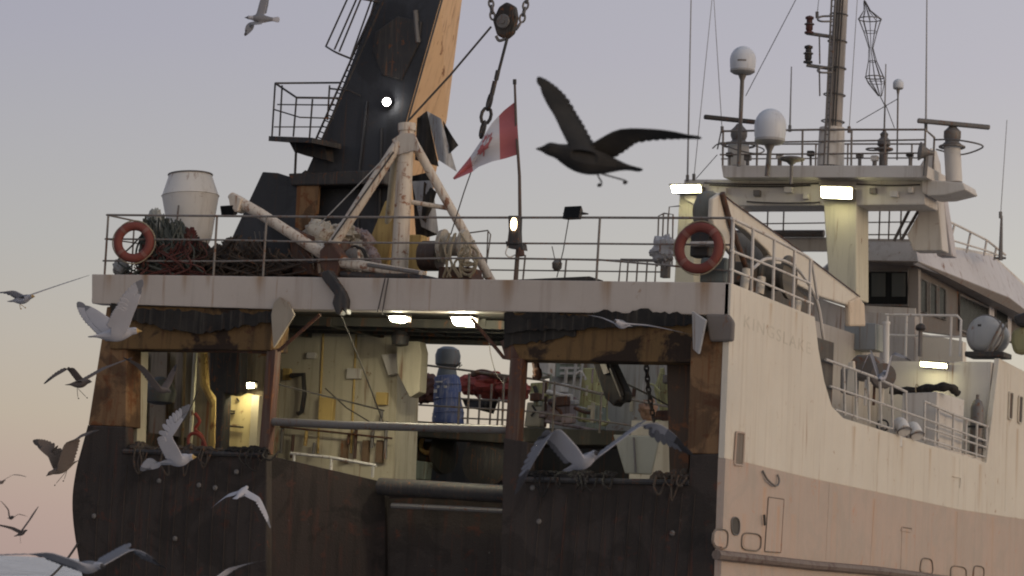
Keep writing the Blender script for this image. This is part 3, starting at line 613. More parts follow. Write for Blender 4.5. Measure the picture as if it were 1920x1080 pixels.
MB().plate([(430, 455), (492, 322), (520, 324), (552, 335), (572, 318), (570, 515), (425, 515)], 3.2, 1.6).build('base_casing', FUNNEL, t, bevel=.02)
MB().plate([(557, 345), (598, 340), (594, 400), (566, 432), (553, 432)], 3.1, .08).build('rusty_panel', RUSTB, t)
MB().plate([(540, 325), (720, 318), (720, 345), (545, 348)], 3.05, .5).build('collar', DARKST, t, bevel=.03)
# ladder with cage
lad = thing('ladder', 'black caged ladder climbing the left edge of the funnel', 'ladder', at(590, 265, Y=3.2))
a0, a1, b0, b1_ = at(592, 262, Y=3.2), at(712, -10, Y=3.2), at(602, 266, Y=3.2), at(722, -6, Y=3.2)
MB().tube([a0, a1], .022, 6).build('stile', DARKST, lad); MB().tube([b0, b1_], .022, 6).build('stile', DARKST, lad)
for k in range(26):
    tt = (k+.5)/26; MB().tube([a0.lerp(a1, tt), b0.lerp(b1_, tt)], .014, 5).build('rung', DARKST, lad)
for a, b in (((655, -10), (611, 87)), ((672, -10), (627, 93)), ((680, -10), (636, 97)), ((700, -10), (658, 108))):
    MB().T([(*a, 3.0), (*b, 2.9)], .018, 6).build('cage_bar', DARKST, lad)
for o in ((611, 87, 658, 110), (655, -8, 712, 4)):
    MB().tube(spline([at(o[0], o[1], Y=2.9), at((o[0]+o[2])/2-4, (o[1]+o[3])/2, Y=2.5), at(o[2], o[3], Y=3.1)]), .02, 6).build('cage_hoop', DARKST, lad)
# platform
pf = thing('funnel_platform', 'black railed platform jutting from the left of the funnel', 'platform', at(560, 262, Y=3.2))
MB().prism([at(504, 255, Y=2.6), at(585, 258, Y=2.4), at(640, 270, Y=3.3), at(600, 268, Y=4.4), at(540, 258, Y=4.2)], (0, 0, -.10)).build('deck_plate', DARKST, pf)
MB().plate([(540, 262), (610, 275), (612, 300), (552, 285)], 3.2, .5).build('bracket', DARKST, pf)
MB().T([(556, 262, 3.0), (553, 330, 3.1)], .025, 6).build('strut', DARKST, pf)
for ln, r in (([(516, 156, 2.6), (556, 183, 2.4), (640, 184, 3.2)], .022), ([(516, 156, 2.6), (640, 155, 4.2)], .02), ([(513, 205, 2.6), (562, 220, 2.4), (625, 222, 3.2)], .014), ([(520, 196, 4.2), (628, 197, 4.2)], .014), ([(514, 238, 2.6), (630, 238, 4.0)], .012), ([(618, 166, 3.2), (655, 170, 3.3), (676, 180, 3.4)], .018)):
    MB().T(ln, r, 6).build('rail', DARKST, pf)
for a, b in (((516, 156, 2.6), (510, 255, 2.6)), ((529, 160, 3.2), (524, 255, 3.2)), ((556, 183, 2.4), (550, 256, 2.4)), ((586, 186, 2.9), (580, 262, 2.9)), ((618, 160, 3.2), (614, 225, 3.2))):
    MB().T([a, b], .018, 6).build('post', DARKST, pf)
# lit spot on the funnel
sp = thing('spot_lamp', 'bright round spot lamp shining on the black funnel face', 'lamp', at(725, 191, Y=3.3), 'lit lamps')
MB().lathe(at(725, 191, Y=3.42), (CAM-at(725, 191, Y=3.4)), [(.05, -.1), (.09, -.02), (.10, .08), (.085, .09)], 16).build('housing', DARKST, sp, smooth=True)
MB().lathe(at(725, 191, Y=3.3), (CAM-at(725, 191, Y=3.4)), [(.075, 0), (.06, .03), (.02, .04)], 16).build('lens', LITS, sp, smooth=True)

# --- tripod derrick
tp = thing('tripod_derrick', 'cream rust-stained tripod derrick standing on the gantry', 'derrick', at(750, 510, Y=1.4))
MB().T([(763, 238, 1.4), (748, 520, 1.4)], [.145, .165], 14).build('centre_post', WHITE_R, tp, smooth=True)
MB().T([(763, 232, 1.4), (763, 246, 1.4)], .17, 14).build('post_cap', WHITE_R, tp, smooth=True)
MB().T([(748, 268, 1.3), (622, 462, .7), (615, 475, .7)], .105, 12).build('strut_leg', WHITE_R, tp, smooth=True)
MB().T([(776, 268, 1.5), (872, 438, 1.9), (928, 540, 2.1)], .085, 12).build('strut_leg', WHITE_R, tp, smooth=True)
MB().T([(742, 290, 1.6), (718, 520, 3.0)], .08, 10).build('strut_leg', CREAM_IN, tp, smooth=True)
MB().T([(766, 378, 1.5), (838, 390, 1.8)], .045, 8).build('cross_bar', WHITE_R, tp, smooth=True)
MB().plate([(735, 262), (752, 250), (776, 250), (790, 285), (776, 282), (745, 290)], 1.22, .05).build('gusset', WHITE_R, tp)
MB().T([(738, 285, 1.1), (622, 450, .55)], .018, 6).build('wire', CABLE, tp)
MB().T([(735, 282, 1.1), (600, 420, .9)], .012, 6).build('wire', RAILW, tp)
MB().plate([(722, 376), (750, 376), (722, 515), (682, 515), (688, 460)], 2.3, .25).build('yellow_frame', YELLOW, tp, bevel=.02)
MB().plate([(745, 440), (790, 440), (785, 515), (735, 515)], 2.4, .25).build('yellow_frame', YELLOW, tp, bevel=.02)

# --- hydraulic deck crane lying left to right below the tripod
cr = thing('deck_crane', 'rust-spotted white folded crane arm lying on the beam', 'crane', at(640, 515, Y=.6))
MB().T([(433, 366, .6), (440, 374, .6), (490, 402, .6), (560, 447, .6), (625, 490, .6)], [.07, .11, .105, .10, .11], 12).build('upper_arm', WHITE_R, cr, smooth=True)
MB().T([(600, 470, .45), (640, 492, .40), (795, 517, .35)], [.10, .10, .085], 12).build('lower_arm', WHITE_R, cr, smooth=True)
MB().T([(690, 497, .3), (786, 512, .28)], .04, 8).build('hydraulic_ram', STEEL, cr, smooth=True)
MB().T([(640, 514, .4), (700, 520, .4), (760, 516, .35), (862, 536, .2)], [.06, .09, .08, .05], 10).build('stowed_hook_arm', DARKST, cr, smooth=True)
MB().plate([(835, 530), (862, 526), (872, 540), (850, 548)], .05, .15).build('hook_block', STEEL, cr, bevel=.02)
MB().plate([(540, 425), (575, 440), (585, 515), (548, 515)], .7, .4).build('slew_post', BROWNST, cr, bevel=.03)
MB().plate([(598, 470), (618, 450), (640, 480), (625, 540), (612, 515), (600, 500)], .3, .3).build('knuckle', BROWNST, cr, bevel=.03)
MB().plate([(596, 512), (616, 505), (632, 528), (644, 545), (651, 562), (648, 590), (641, 578), (636, 592), (628, 586), (622, 568), (626, 552), (610, 532)], -.12, .2).build('hanging_hook', DARKST, cr, bevel=.03)
MB().plate([(500, 424), (542, 422), (545, 440), (540, 515), (505, 515), (498, 440)], .9, .4).build('hydraulic_motor', FUNNEL, cr, bevel=.05)
MB().plate([(428, 368), (438, 363), (452, 372), (446, 396), (440, 398), (430, 384)], .45, .25).build('arm_fork', WHITE_R, cr, bevel=.02)
MB().T([(722, 522, -.05), (708, 585, -.05)], .012, 6).build('hose', CABLE, cr); MB().T([(728, 522, -.05), (716, 590, -.05)], .012, 6).build('hose', CABLE, cr)
# canvas bundle behind the crane knuckle
def lumps(name, mat, label, cat, spots, seed, parent=None, kind=None, sub=0):
    """one crumpled heap: a deformed, folded surface over several mounds"""
    rnd = random.Random(seed); m = MB()
    for (px, py, Y, rx, rz) in spots:
        c = at(px, py, Y=Y); n, k = 26, 18; off = V((rnd.uniform(0, 50), rnd.uniform(0, 50), rnd.uniform(0, 50))); vs = []
        for i in range(k+1):
            th = math.pi*i/k
            for j in range(n):
                ph = 2*math.pi*j/n; d_ = V((math.sin(th)*math.cos(ph), math.sin(th)*math.sin(ph), math.cos(th)))
                w_ = .95+.38*mnoise.noise(d_*1.6+off)+.22*(1-abs(mnoise.noise(d_*3.4+off*1.7))*3)+.10*mnoise.noise(d_*8+off)
                vs.append(c+V((rx*w_*d_.x, .7*rx*w_*d_.y, rz*w_*d_.z)))
        m.add(vs, [(i*n+j, i*n+(j+1) % n, (i+1)*n+(j+1) % n, (i+1)*n+j) for i in range(k) for j in range(n)])
    o = m.build(name, mat, parent, smooth=True, sub=sub)
    if label: tag(o, label, cat)
    return o
lumps('canvas_bundle', CANVAS, 'pale crumpled canvas bundle behind the crane knuckle', 'canvas', [(600, 448, 1.3, .42, .30), (640, 440, 1.5, .35, .2), (585, 485, 1.2, .36, .26), (655, 480, 1.5, .3, .3)], 2)
lumps('engine_cover', PURP, 'dirty mauve machine cover under the left tripod leg', 'cover', [(668, 455, 1.9, .3, .28), (690, 490, 1.8, .25, .25)], 4)
cw = thing('capstan_winch', 'rusty small winch with gear wheels under the left tripod leg', 'winch', at(640, 512, Y=.9))
MB().lathe(at(632, 470, Y=.95), (1, -.2, .1), [(.05, -.25), (.20, -.24), (.21, -.18), (.11, -.16), (.11, .12), (.20, .14), (.19, .2), (.05, .22)], 18).build('drum', BROWNST, cw, smooth=True)
MB().lathe(at(662, 480, Y=.9), (.3, -1, .1), [(.04, -.05), (.15, -.04), (.15, .04), (.04, .06)], 16).build('gear_wheel', STEEL, cw)
for x, y, h in ((596, 462, 50), (610, 470, 44), (672, 470, 40), (584, 470, 44)): MB().T([(x, y, .8), (x+3, y+h, .8)], .03, 6).build('stanchion', WHITE_R, cw, smooth=True)
MB().plate([(575, 455), (602, 450), (606, 470), (578, 476)], .75, .25).build('control_box', WHITE, cw, bevel=.02)
for k in range(4): MB().tube(spline([at(560+k*14, 470+k*4, Y=.6), at(580+k*14, 492, Y=.5), at(606+k*12, 486+k*3, Y=.5), at(628+k*9, 506, Y=.6)]), .016, 6).build('hose', [DARKST, BROWNST, CABLE, ROPE][k], cw, smooth=True)
lc = thing('lever_console', 'dark lever console behind the net heap by the crane arm', 'console', at(520, 515, Y=1.3))
MB().plate([(476, 452), (500, 448), (504, 515), (470, 515)], 1.3, .3).build('case', FUNNEL, lc, bevel=.03)
for k in range(3): MB().T([(480+k*8, 452, 1.25), (477+k*9, 434, 1.2)], .014, 5).build('lever', STEEL, lc)
hp = thing('hose_loop', 'black hose loop lying at the foot of the tripod', 'hose', at(675, 500, Y=1.1))
for k in range(2):
    MB().tube(spline([at(650+6*k, 485, Y=1.0), at(662+6*k, 462+4*k, Y=1.0), at(680+4*k, 470, Y=1.0), at(688+4*k, 500, Y=1.0), at(690, 515, Y=1.0)]), .022, 6).build('coil', DARKST, hp, smooth=True)

# --- net and rope heap between the rail corner and the crane
def net_heap(name, label, mat, x0, x1, top, Y, seed, strands=46, rad=.03, base=None):
    rnd = random.Random(seed); t = thing(name, label, 'net', at((x0+x1)/2, 515, Y=Y))
    spots = []
    for i in range(6):
        f = (i+.5)/6; x = x0+(x1-x0)*f; yt = top(f); spots.append((x, (yt+520)/2+6, Y+.35, (x1-x0)/6*.0105, (520-yt)/2*.0098))
    lumps('heap', base or mat, None, None, spots, seed, t)
    m = MB()
    for s_ in range(strands):
        f = rnd.random(); x = x0+(x1-x0)*f; yt = top(f)
        pts = [at(x+rnd.uniform(-16, 16)*i, yt+(518-yt)*i/4+rnd.uniform(-5, 5), Y=Y-.12+rnd.uniform(-.1, .1)) for i in range(5)]
        m.tube(spline(pts, 4), rad*rnd.uniform(.5, 1.2), 5)
    m.build('strands', mat, t, smooth=True, kind='stuff')
    return t
net_heap('net_pile', 'grey-green net bundle hung over the rail below the white vent', NETG, 268, 345, lambda f: 406+10*f, .55, 11, 36, .022)
net_heap('net_pile', 'dull red net heap at the foot of the white vent', NETR, 268, 375, lambda f: 462-14*f, .42, 12, 16, .02)
net_heap('net_pile', 'dark brown trawl net sloping down towards the crane', NETB, 360, 548, lambda f: 442+22*f+10*math.sin(f*9), .7, 13, 44, .02)
lumps('float_bag', paint('grey_bag', (.3, .29, .28), sc=3), 'small grey bag beside the left lifebuoy', 'bag', [(228, 503, .8, .17, .17)], 21)
lumps('net_roll', paint('pale_net', (.36, .36, .33), sc=5, rough=.9), 'pale rolled net next to the left lifebuoy', 'net', [(288, 425, .7, .17, .28), (282, 460, .7, .15, .3)], 22)
lumps('red_sack', NETR, 'red sack slumped against the white vent', 'sack', [(352, 448, 1.0, .2, .22), (368, 470, .9, .22, .2)], 23)

# --- white double-cone vent
vt = thing('ventilator', 'large white double-cone ventilator on the port quarter', 'ventilator', at(357, 470, Y=3.0))
c = at(357, 470, Y=3.0); top_ = at(357, 328, Y=3.0); H = (top_-c).length; ax = (top_-c)
MB().lathe(c, ax, [(.28, -.2), (.30, .0), (.33, .06), (.42, H*.16), (.44, H*.22), (.50, H*.46), (.565, H*.70), (.57, H*.72), (.56, H*.74), (.435, H*.985), (.45, H), (.38, H*1.005)], 28).build('body', WHITE, vt, smooth=True)
MB().torus(c+ax.normalized()*H, ax, .44, .016).build('rim', STEEL, vt, smooth=True)
MB().torus(c+ax.normalized()*H*.72, ax, .57, .012).build('seam', WHITE, vt, smooth=True)
MB().T([(335, 385, 2.4), (330, 430, 2.4)], .02, 6).build('clip', STEEL, vt)

# --- lifebuoys
def lifebuoy(label, px, py, Y, R, r, tilt=0):
    c = at(px, py, Y=Y); t = thing('lifebuoy', label, 'lifebuoy', c-V((0, 0, R)), 'orange lifebuoys')
    nrm = V((tilt, -1, .05)); nz = nrm.normalized(); e1 = V((1, 0, 0))-nz*nz.x; e1.normalize(); e2 = nz.cross(e1)
    MB().torus(c, nrm, R, r, 40, 12, e1=e1).build('ring', BUOY, t, smooth=True)
    for k in range(4):
        a0 = math.pi/4+k*math.pi/2
        MB().tube([c+(e1*math.cos(a)+e2*math.sin(a))*R for a in (a0-.1, a0, a0+.1)], r*1.06, 12).build('band', BUOYW, t, smooth=True)
    m = []
    for i in range(48):
        a = 2*math.pi*i/48; rr = R+r*(1.05+.18*abs(math.sin(2*(a+math.pi/4)*1)))
        m.append(c+(e1*math.cos(a)+e2*math.sin(a))*rr)
    MB().tube(m, .012, 5, close=True).build('grab_line', ROPE, t)
lifebuoy('lifebuoy on the left end of the stern rail beside the nets', 251, 454, .12, .31, .085, .35)
lifebuoy('lifebuoy on the right end of the stern rail below the boom head', 1311, 465, .12, .36, .085)

# --- rope covered winch right of tripod
wn = thing('rope_winch', 'tan rope-covered winch at the foot of the right tripod leg', 'winch', at(850, 520, Y=1.2))
MB().lathe(at(808, 480, Y=1.4), (1, .05, 0), [(.27, -.18), (.28, -.15), (.28, .15), (.27, .18)], 20).build('motor_cover', paint('brown_motor', (.06, .04, .035), sc=3), wn, smooth=True)
MB().lathe(at(846, 462, Y=1.2), (1, .1, 0), [(.05, -.22), (.30, -.2), (.32, -.12), (.18, -.1), (.18, .2), (.31, .22), (.3, .3), (.05, .32)], 20).build('drum', CANVAS, wn, smooth=True)
rnd = random.Random(5)
for k in range(7):
    x = 826+k*9
    MB().tube(spline([at(x+rnd.uniform(-10, 10), 445+rnd.uniform(-8, 8), Y=.95), at(x+rnd.uniform(-14, 14), 470, Y=.85), at(x+rnd.uniform(-14, 14), 495, Y=.9), at(x+rnd.uniform(-10, 10), 520, Y=.95)]), .022, 6).build('rope', ROPE, wn, smooth=True)
for k in range(3):
    MB().torus(at(878, 480+k*12, Y=1.0), (.3, -1, .2), .18-.03*k, .026, 20, 6).build('rope_coil', ROPE, wn, smooth=True)
MB().plate([(822, 500), (880, 500), (884, 528), (820, 526)], 1.3, .5).build('bed', BROWNST, wn, bevel=.02)

# --- tarpaulin flaps behind the tripod
tpn = thing('tarpaulin', 'torn black and grey tarpaulin strips hanging right of the tripod', 'tarpaulin', at(810, 420, Y=2.6))
def cloth(m, tl, tr, bl, br, Y, wav=.08, n=8):
    vs = []
    for i in range(n+1):
        for j in range(n+1):
            u, v_ = j/n, i/n
            a = (tl[0]+(tr[0]-tl[0])*u, tl[1]+(tr[1]-tl[1])*u); b = (bl[0]+(br[0]-bl[0])*u, bl[1]+(br[1]-bl[1])*u)
            vs.append(at(a[0]+(b[0]-a[0])*v_, a[1]+(b[1]-a[1])*v_, Y=Y+wav*math.sin(5*u+3*v_)))
    k = n+1; fr_ = len(vs)
    fs = [(i*k+j, i*k+j+1, (i+1)*k+j+1, (i+1)*k+j) for i in range(n) for j in range(n)]
    m.add(vs, fs); m.add([p+V((0, .015, 0)) for p in vs], fs); return m
cloth(MB(), (782, 222), (800, 208), (778, 300), (822, 312), 2.5).build('black_strip', TAR, tpn, smooth=True)
cloth(MB(), (800, 208), (826, 222), (822, 300), (856, 322), 2.45).build('grey_strip', TARPG, tpn, smooth=True)
cloth(MB(), (830, 226), (848, 256), (840, 290), (859, 272), 2.5).build('black_strip', TAR, tpn, smooth=True)
cloth(MB(), (772, 330), (806, 322), (780, 450), (820, 440), 2.7).build('black_strip', TAR, tpn, smooth=True)
cloth(MB(), (772, 340), (810, 338), (790, 425), (822, 440), 2.62, .05).build('grey_strip', TARPG, tpn, smooth=True)
cloth(MB(), (795, 340), (818, 360), (790, 410), (800, 420), 2.55, .05).build('black_strip', TAR, tpn, smooth=True)

# --- flag staff, flag, lantern
st_ = thing('flag_staff', 'dark slim flag staff rising from the stern rail', 'flagpole', at(967, 525, Y=.3))
MB().T([(965, 152, .3), (968, 240, .3), (974, 330, .3), (975, 410, .3), (967, 525, .3)], [.022, .026, .03, .034, .045], 8).build('pole', paint('staff_brown', (.09, .065, .055), d=.4, streak=.3, patch=.2, sc=3), st_, smooth=True)
MB().T([(965, 149, .3), (965, 158, .3)], .035, 8).build('truck', DARKST, st_, smooth=True)
fl = thing('flag', 'faded red and white maple leaf flag drooping from the staff', 'flag', at(970, 240, Y=.3))
topc = [(968, 189), (945, 207), (922, 231), (903, 262), (880, 296), (849, 334)]
botc = [(973, 289), (948, 297), (922, 303), (897, 313), (886, 322), (852, 337)]
def lerpc(c, u):
    f_ = u*(len(c)-1); i = min(int(f_), len(c)-2); q = f_-i
    return (c[i][0]*(1-q)+c[i+1][0]*q, c[i][1]*(1-q)+c[i+1][1]*q)
def flagp(u, v_, off=0):
    a, b = lerpc(topc, u), lerpc(botc, u)
    return at(a[0]+(b[0]-a[0])*v_, a[1]+(b[1]-a[1])*v_, Y=.3+off+.12*math.sin(u*9+v_*2)*u+.05*math.sin(v_*8+u*3))
def flagband(u0, u1, nm, mat):
    m = MB(); n = 8; k = n+1
    for o in (0, .006):
        vs = [flagp(u0+(u1-u0)*i/n, j/n, o) for i in range(n+1) for j in range(n+1)]
        m.add(vs, [(i*k+j, i*k+j+1, (i+1)*k+j+1, (i+1)*k+j) for i in range(n) for j in range(n)])
    return m.build(nm, mat, fl, smooth=True)
flagband(0, .28, 'red_band', FLAGR); flagband(.28, .78, 'white_band', FLAGW); flagband(.78, 1, 'red_band', FLAGR)
leaf = [(0, -1), (.12, -.70), (.32, -.80), (.26, -.42), (.50, -.60), (.56, -.42), (.86, -.46), (.74, -.20), (.90, -.08), (.45, .22), (.50, .38), (.08, .32), (.06, .75), (-.06, .75), (-.08, .32), (-.50, .38), (-.45, .22), (-.90, -.08), (-.74, -.20), (-.86, -.46), (-.56, -.42), (-.50, -.60), (-.26, -.42), (-.32, -.80), (-.12, -.70)]
m = MB(); m.add([flagp(.53+.16*x, .42+.40*y, -.012) for x, y in leaf]+[flagp(.53, .42, -.012)], [(i, (i+1) % 25, 25) for i in range(25)]); m.build('maple_leaf', FLAGR, fl)
ln_ = thing('stern_lantern', 'black stern lantern with a warm lit bulb on the flag staff', 'lantern', at(962, 470, Y=.15), 'lit lamps')
MB().plate([(952, 404), (972, 404), (971, 432), (972, 458), (950, 458), (953, 432)], .02, .18).build('housing', DARKST, ln_, bevel=.02)
MB().lathe(at(963, 426, Y=-.0), (0, 0, 1), [(.03, -.05), (.055, 0), (.055, .10), (.03, .16)], 12).build('bulb', LITW, ln_, smooth=True)
MB().plate([(948, 452), (978, 456), (980, 468), (950, 464)], .05, .2).build('bracket', DARKST, ln_)
MB().tube(spline([at(952, 462, Y=.0), at(948, 475, Y=-.05), at(955, 482, Y=0), at(966, 478, Y=.1)]), .012, 5).build('cable_loop', RAILW, ln_)
MB().T([(976, 465, .1), (978, 480, .1)], .06, 8).build('clamp', BROWNST, ln_)

# --- unlit black floodlights on the rail
def floodlight(label, px, py, Y, w_=.38, h=.26, lit=None, tilt=.25, face=(0, -1, -.35), name='floodlight', grp='unlit floodlights', mat=None):
    c = at(px, py, Y=Y); t = thing(name, label, 'floodlight', c, grp)
    f_ = V(face).normalized(); r_ = V((0, 0, 1)).cross(f_).normalized()*-1; u_ = f_.cross(r_)
    R_ = Matrix((r_, f_, u_)).transposed()
    mb = MB(); q = [V((-w_/2, 0, -h/2)), V((w_/2, 0, -h/2)), V((w_/2, 0, h/2)), V((-w_/2, 0, h/2))]
    bq = [V((p.x*.75, -.14, p.z*.7)) for p in q]
    mb.add([c+R_@p for p in q+bq], [(0, 1, 2, 3), (4, 5, 6, 7)]+[(i, (i+1) % 4, 4+(i+1) % 4, 4+i) for i in range(4)])
    mb.build('housing', mat or DARKST, t, bevel=.012)
    mb = MB(); g = [c+R_@V((p.x*.9, .012, p.z*.86)) for p in q]; mb.prism(g, R_@V((0, -.006, 0)))
    mb.build('lens', lit or GLASS, t)
    for s_ in (-1, 1):
        MB().tube([c+R_@V((s_*w_*.53, -.03, 0)), c+R_@V((s_*w_*.53, -.22, -.05)), c+R_@V((0, -.25, -.06))], .014, 5).build('bracket', mat or DARKST, t)
    return t
floodlight('unlit black floodlight beside the flag staff on the stern rail', 1072, 398, .2, .36, .24, face=(-.15, -1, .25))

floodlight('unlit black floodlight at the tip of the crane arm', 426, 396, .5, .34, .22, face=(-.2, -1, -.3))
# --- rigging block, chains and cables
def chain(m, pts, link=.16, r=.022):
    tot = 0; P = [V(p) for p in pts]; seg = []
    for a, b in zip(P, P[1:]):
        n = max(1, int((b-a).length/(link*.72)))
        for i in range(n): seg.append((a.lerp(b, (i+.5)/n), (b-a).normalized()))
    for i, (c, d_) in enumerate(seg):
        e = d_.orthogonal().normalized(); e = e if i % 2 else d_.cross(e)
        m.tube([c+d_*math.cos(2*math.pi*k/10)*link*.5+e*math.sin(2*math.pi*k/10)*link*.3 for k in range(10)], r, 5, close=True)
    return m
bl = thing('pulley_block', 'heavy dark pulley block hanging in chains above the flag', 'pulley', at(944, 72, Y=1.5))
Yb = 1.5
MB().plate([(922, 38), (934, 12), (948, 2), (962, 10), (965, 30), (958, 60), (944, 72), (930, 66)], Yb, .22).build('shell', paint('brown_black_block', (.03, .025, .023), d=.4, streak=.3, patch=.3, sc=3), bl, bevel=.05)
MB().lathe(at(943, 40, Y=Yb-.02), (0, 1, 0), [(.12, -.02), (.14, 0), (.05, .0), (.05, -.04)], 16).build('axle', STEEL, bl, smooth=True)
MB().tube(spline([at(930, 68, Y=Yb), at(936, 76, Y=Yb), at(948, 73, Y=Yb)]), .03, 6).build('becket', STEEL, bl)
def one(name, mb, mat, label, cat, group=None, smooth=True):
    o = mb.build(name, mat, None, smooth=smooth); return tag(o, label, cat, group)
one('chain', chain(MB(), [at(919, -10, Y=Yb), at(924, 35, Y=Yb)]), STEEL, 'short chain holding the left side of the pulley block', 'chain', 'rigging chains')
one('chain', chain(MB(), [at(990, -8, Y=Yb), at(978, 40, Y=Yb), at(966, 58, Y=Yb)]), STEEL, 'slack chain holding the right side of the pulley block', 'chain', 'rigging chains')
mm = MB(); mm.tube([at(951, 72, Y=Yb), at(936, 130, Y=Yb), at(921, 182, Y=Yb)], .028, 6)
for p in ((934, 132, 930, 150), (928, 152, 922, 178)): mm.T([(p[0], p[1], Yb), (p[2], p[3], Yb)], .045, 7)
chain(mm, [at(921, 178, Y=Yb), at(902, 256, Y=Yb)], .30, .035)
one('hoisting_chain', mm, DARKST, 'heavy shackled chain hanging from the pulley towards the flag tip', 'chain', 'rigging chains')
one('wire_cable', MB().T([(766, 226, 1.4), (845, 140, 1.45), (921, 50, 1.5)], .022, 6), CABLE, 'taut wire from the tripod head up to the pulley block', 'cable', 'rigging wires')
one('wire_cable', MB().T([(884, 320, 1.6), (870, 360, 1.6), (845, 440, 1.6)], .012, 5), CABLE, 'thin line hanging below the flag tip', 'cable', 'rigging wires')
one('wire_cable', MB().T([(1066, 412, .3), (1056, 470, .3), (1044, 520, .3)], .010, 5), CABLE, 'thin lead dangling below the floodlight beside the flag', 'cable', 'rigging wires')
sv = thing('searchlight', 'small grey searchlight standing on the inner rail', 'searchlight', at(1044, 508, Y=3.8))
MB().lathe(at(1044, 505, Y=3.8), (0, 0, 1), [(.05, -.02), (.09, .02), (.1, .12), (.06, .17), (.03, .2)], 12).build('head', STEEL, sv, smooth=True); MB().T([(1040, 485, 3.8), (1035, 462, 3.8)], .010, 5).build('aerial', STEEL, sv)
one('plank', MB().plate([(905, 527), (1105, 518), (1118, 522), (1116, 526), (905, 532)], .5, .3), DARKST, 'dark plank lying on the gantry beam right of the flag staff', 'plank', smooth=False)
one('equipment_cover', lumps('x', paint('grey_cover', (.42, .41, .42), sc=2), '', '', [(1245, 468, 1.8, .22, .24)], 31) and MB().box(at(1248, 500, Y=1.9), (.14, .14, .4)), STEEL, 'stub pedestal under the grey cover left of the right lifebuoy', 'pedestal', smooth=False)
for o in list(bpy.data.objects):
    if o.name == 'x': o.name = 'equipment_hood'; tag(o, 'rounded grey hood left of the right lifebuoy', 'hood')

# ================================================================== WHITE BOOM ON THE STARBOARD SIDE
bo = thing('cargo_boom', 'big cream cargo boom slanting down towards the wheelhouse', 'boom', at(1600, 590, X=5.6))
Xb = 5.7
bt = [(1340, 366), (1352, 361), (1375, 380), (1480, 455), (1612, 556), (1608, 578), (1538, 556), (1470, 520), (1440, 470), (1400, 432), (1372, 415)]
MB().plate(bt, 0, .16, X=Xb).build('boom_box', CREAM, bo, bevel=.03)
MB().plate([(1338, 372), (1352, 362), (1366, 405), (1384, 470), (1376, 480), (1344, 440), (1336, 410)], 0, .10, X=Xb+.12).build('boom_head', CREAM, bo, bevel=.03)
MB().tube([at(1354, 362, X=Xb+.16), at(1370, 420, X=Xb+.18), at(1398, 500, X=Xb+.18)], .05, 8).build('dark_strap', BROWNST, bo, smooth=True)
MB().tube([at(p[0], p[1], X=Xb+.02) for p in ((1352, 361), (1375, 380), (1480, 455), (1612, 556))], .014, 6).build('top_flange', BROWNST, bo)
MB().plate([(1594, 565), (1612, 556), (1622, 570), (1624, 612), (1594, 612)], 0, .12, X=Xb+.05).build('boom_foot', paint('tan_boom_foot', (.60, .48, .36), d=.4, streak=.3, patch=.15), bo, bevel=.04)
MB().plate([(1378, 435), (1410, 440), (1445, 472), (1475, 520), (1520, 552), (1520, 600), (1380, 540)], 0, .1, X=5.2).build('boom_cradle', paint('grey_brown_cradle', (.26, .23, .20), d=.5, streak=.4, patch=.2), bo)
# winch and machinery below the boom
ww = thing('boom_winch', 'dark winch and cable guards below the cream boom', 'winch', at(1440, 560, X=5.9))
MB().plate([(1395, 490), (1450, 505), (1520, 560), (1525, 600), (1420, 560), (1392, 530)], 0, .3, X=5.6).build('side_plate', paint('dark_brown_winch', (.07, .06, .05), d=.5, streak=.4, patch=.3, sc=2), ww, bevel=.03)
MB().lathe(at(1464, 520, X=5.9), (1, 0, 0), [(.10, -.3), (.42, -.28), (.42, -.22), (.25, -.2), (.25, .1), (.40, .12), (.40, .18), (.1, .2)], 20).build('drum', paint('olive_drum', (.12, .105, .085), d=.5, streak=.3), ww, smooth=True)
for p in ((1400, 505, 1394, 548), (1496, 565, 1492, 590), (1428, 520, 1424, 552)):
    MB().tube([at(p[0], p[1], X=6.2), at(p[2], p[3], X=6.2)], .075, 10).build('bollard', CREAM, ww, smooth=True)
MB().tube(spline([at(1410, 505, X=6.15), at(1440, 485, X=6.15), at(1490, 500, X=6.15), at(1530, 560, X=6.15), at(1545, 640, X=6.2)]), .03, 6).build('pipe_guard', GREYW, ww, smooth=True)
sl = thing('hooded_searchlight', 'dark hooded searchlight behind the right lifebuoy', 'searchlight', at(1325, 480, Y=1.2))
MB().lathe(at(1325, 412, Y=1.2), at(1330, 360, Y=1.2)-at(1325, 412, Y=1.2), [(.22, -.06), (.24, 0), (.26, .12), (.26, .22), (.20, .42), (.08, .5)], 18).build('hood', paint('olive_hood', (.16, .16, .14), sc=2), sl, smooth=True)
MB().box(at(1318, 450, Y=1.2), (.36, .3, .62)).build('body', DARKST, sl, bevel=.03)
MB().box(at(1322, 458, Y=1.0), (.5, .2, .08)).build('yoke', GREYW, sl, bevel=.02)
MB().box(at(1345, 510, Y=.5), (.5, .4, .45)).build('pedestal', paint('teal_grey', (.13, .15, .15), sc=2), sl, bevel=.05)

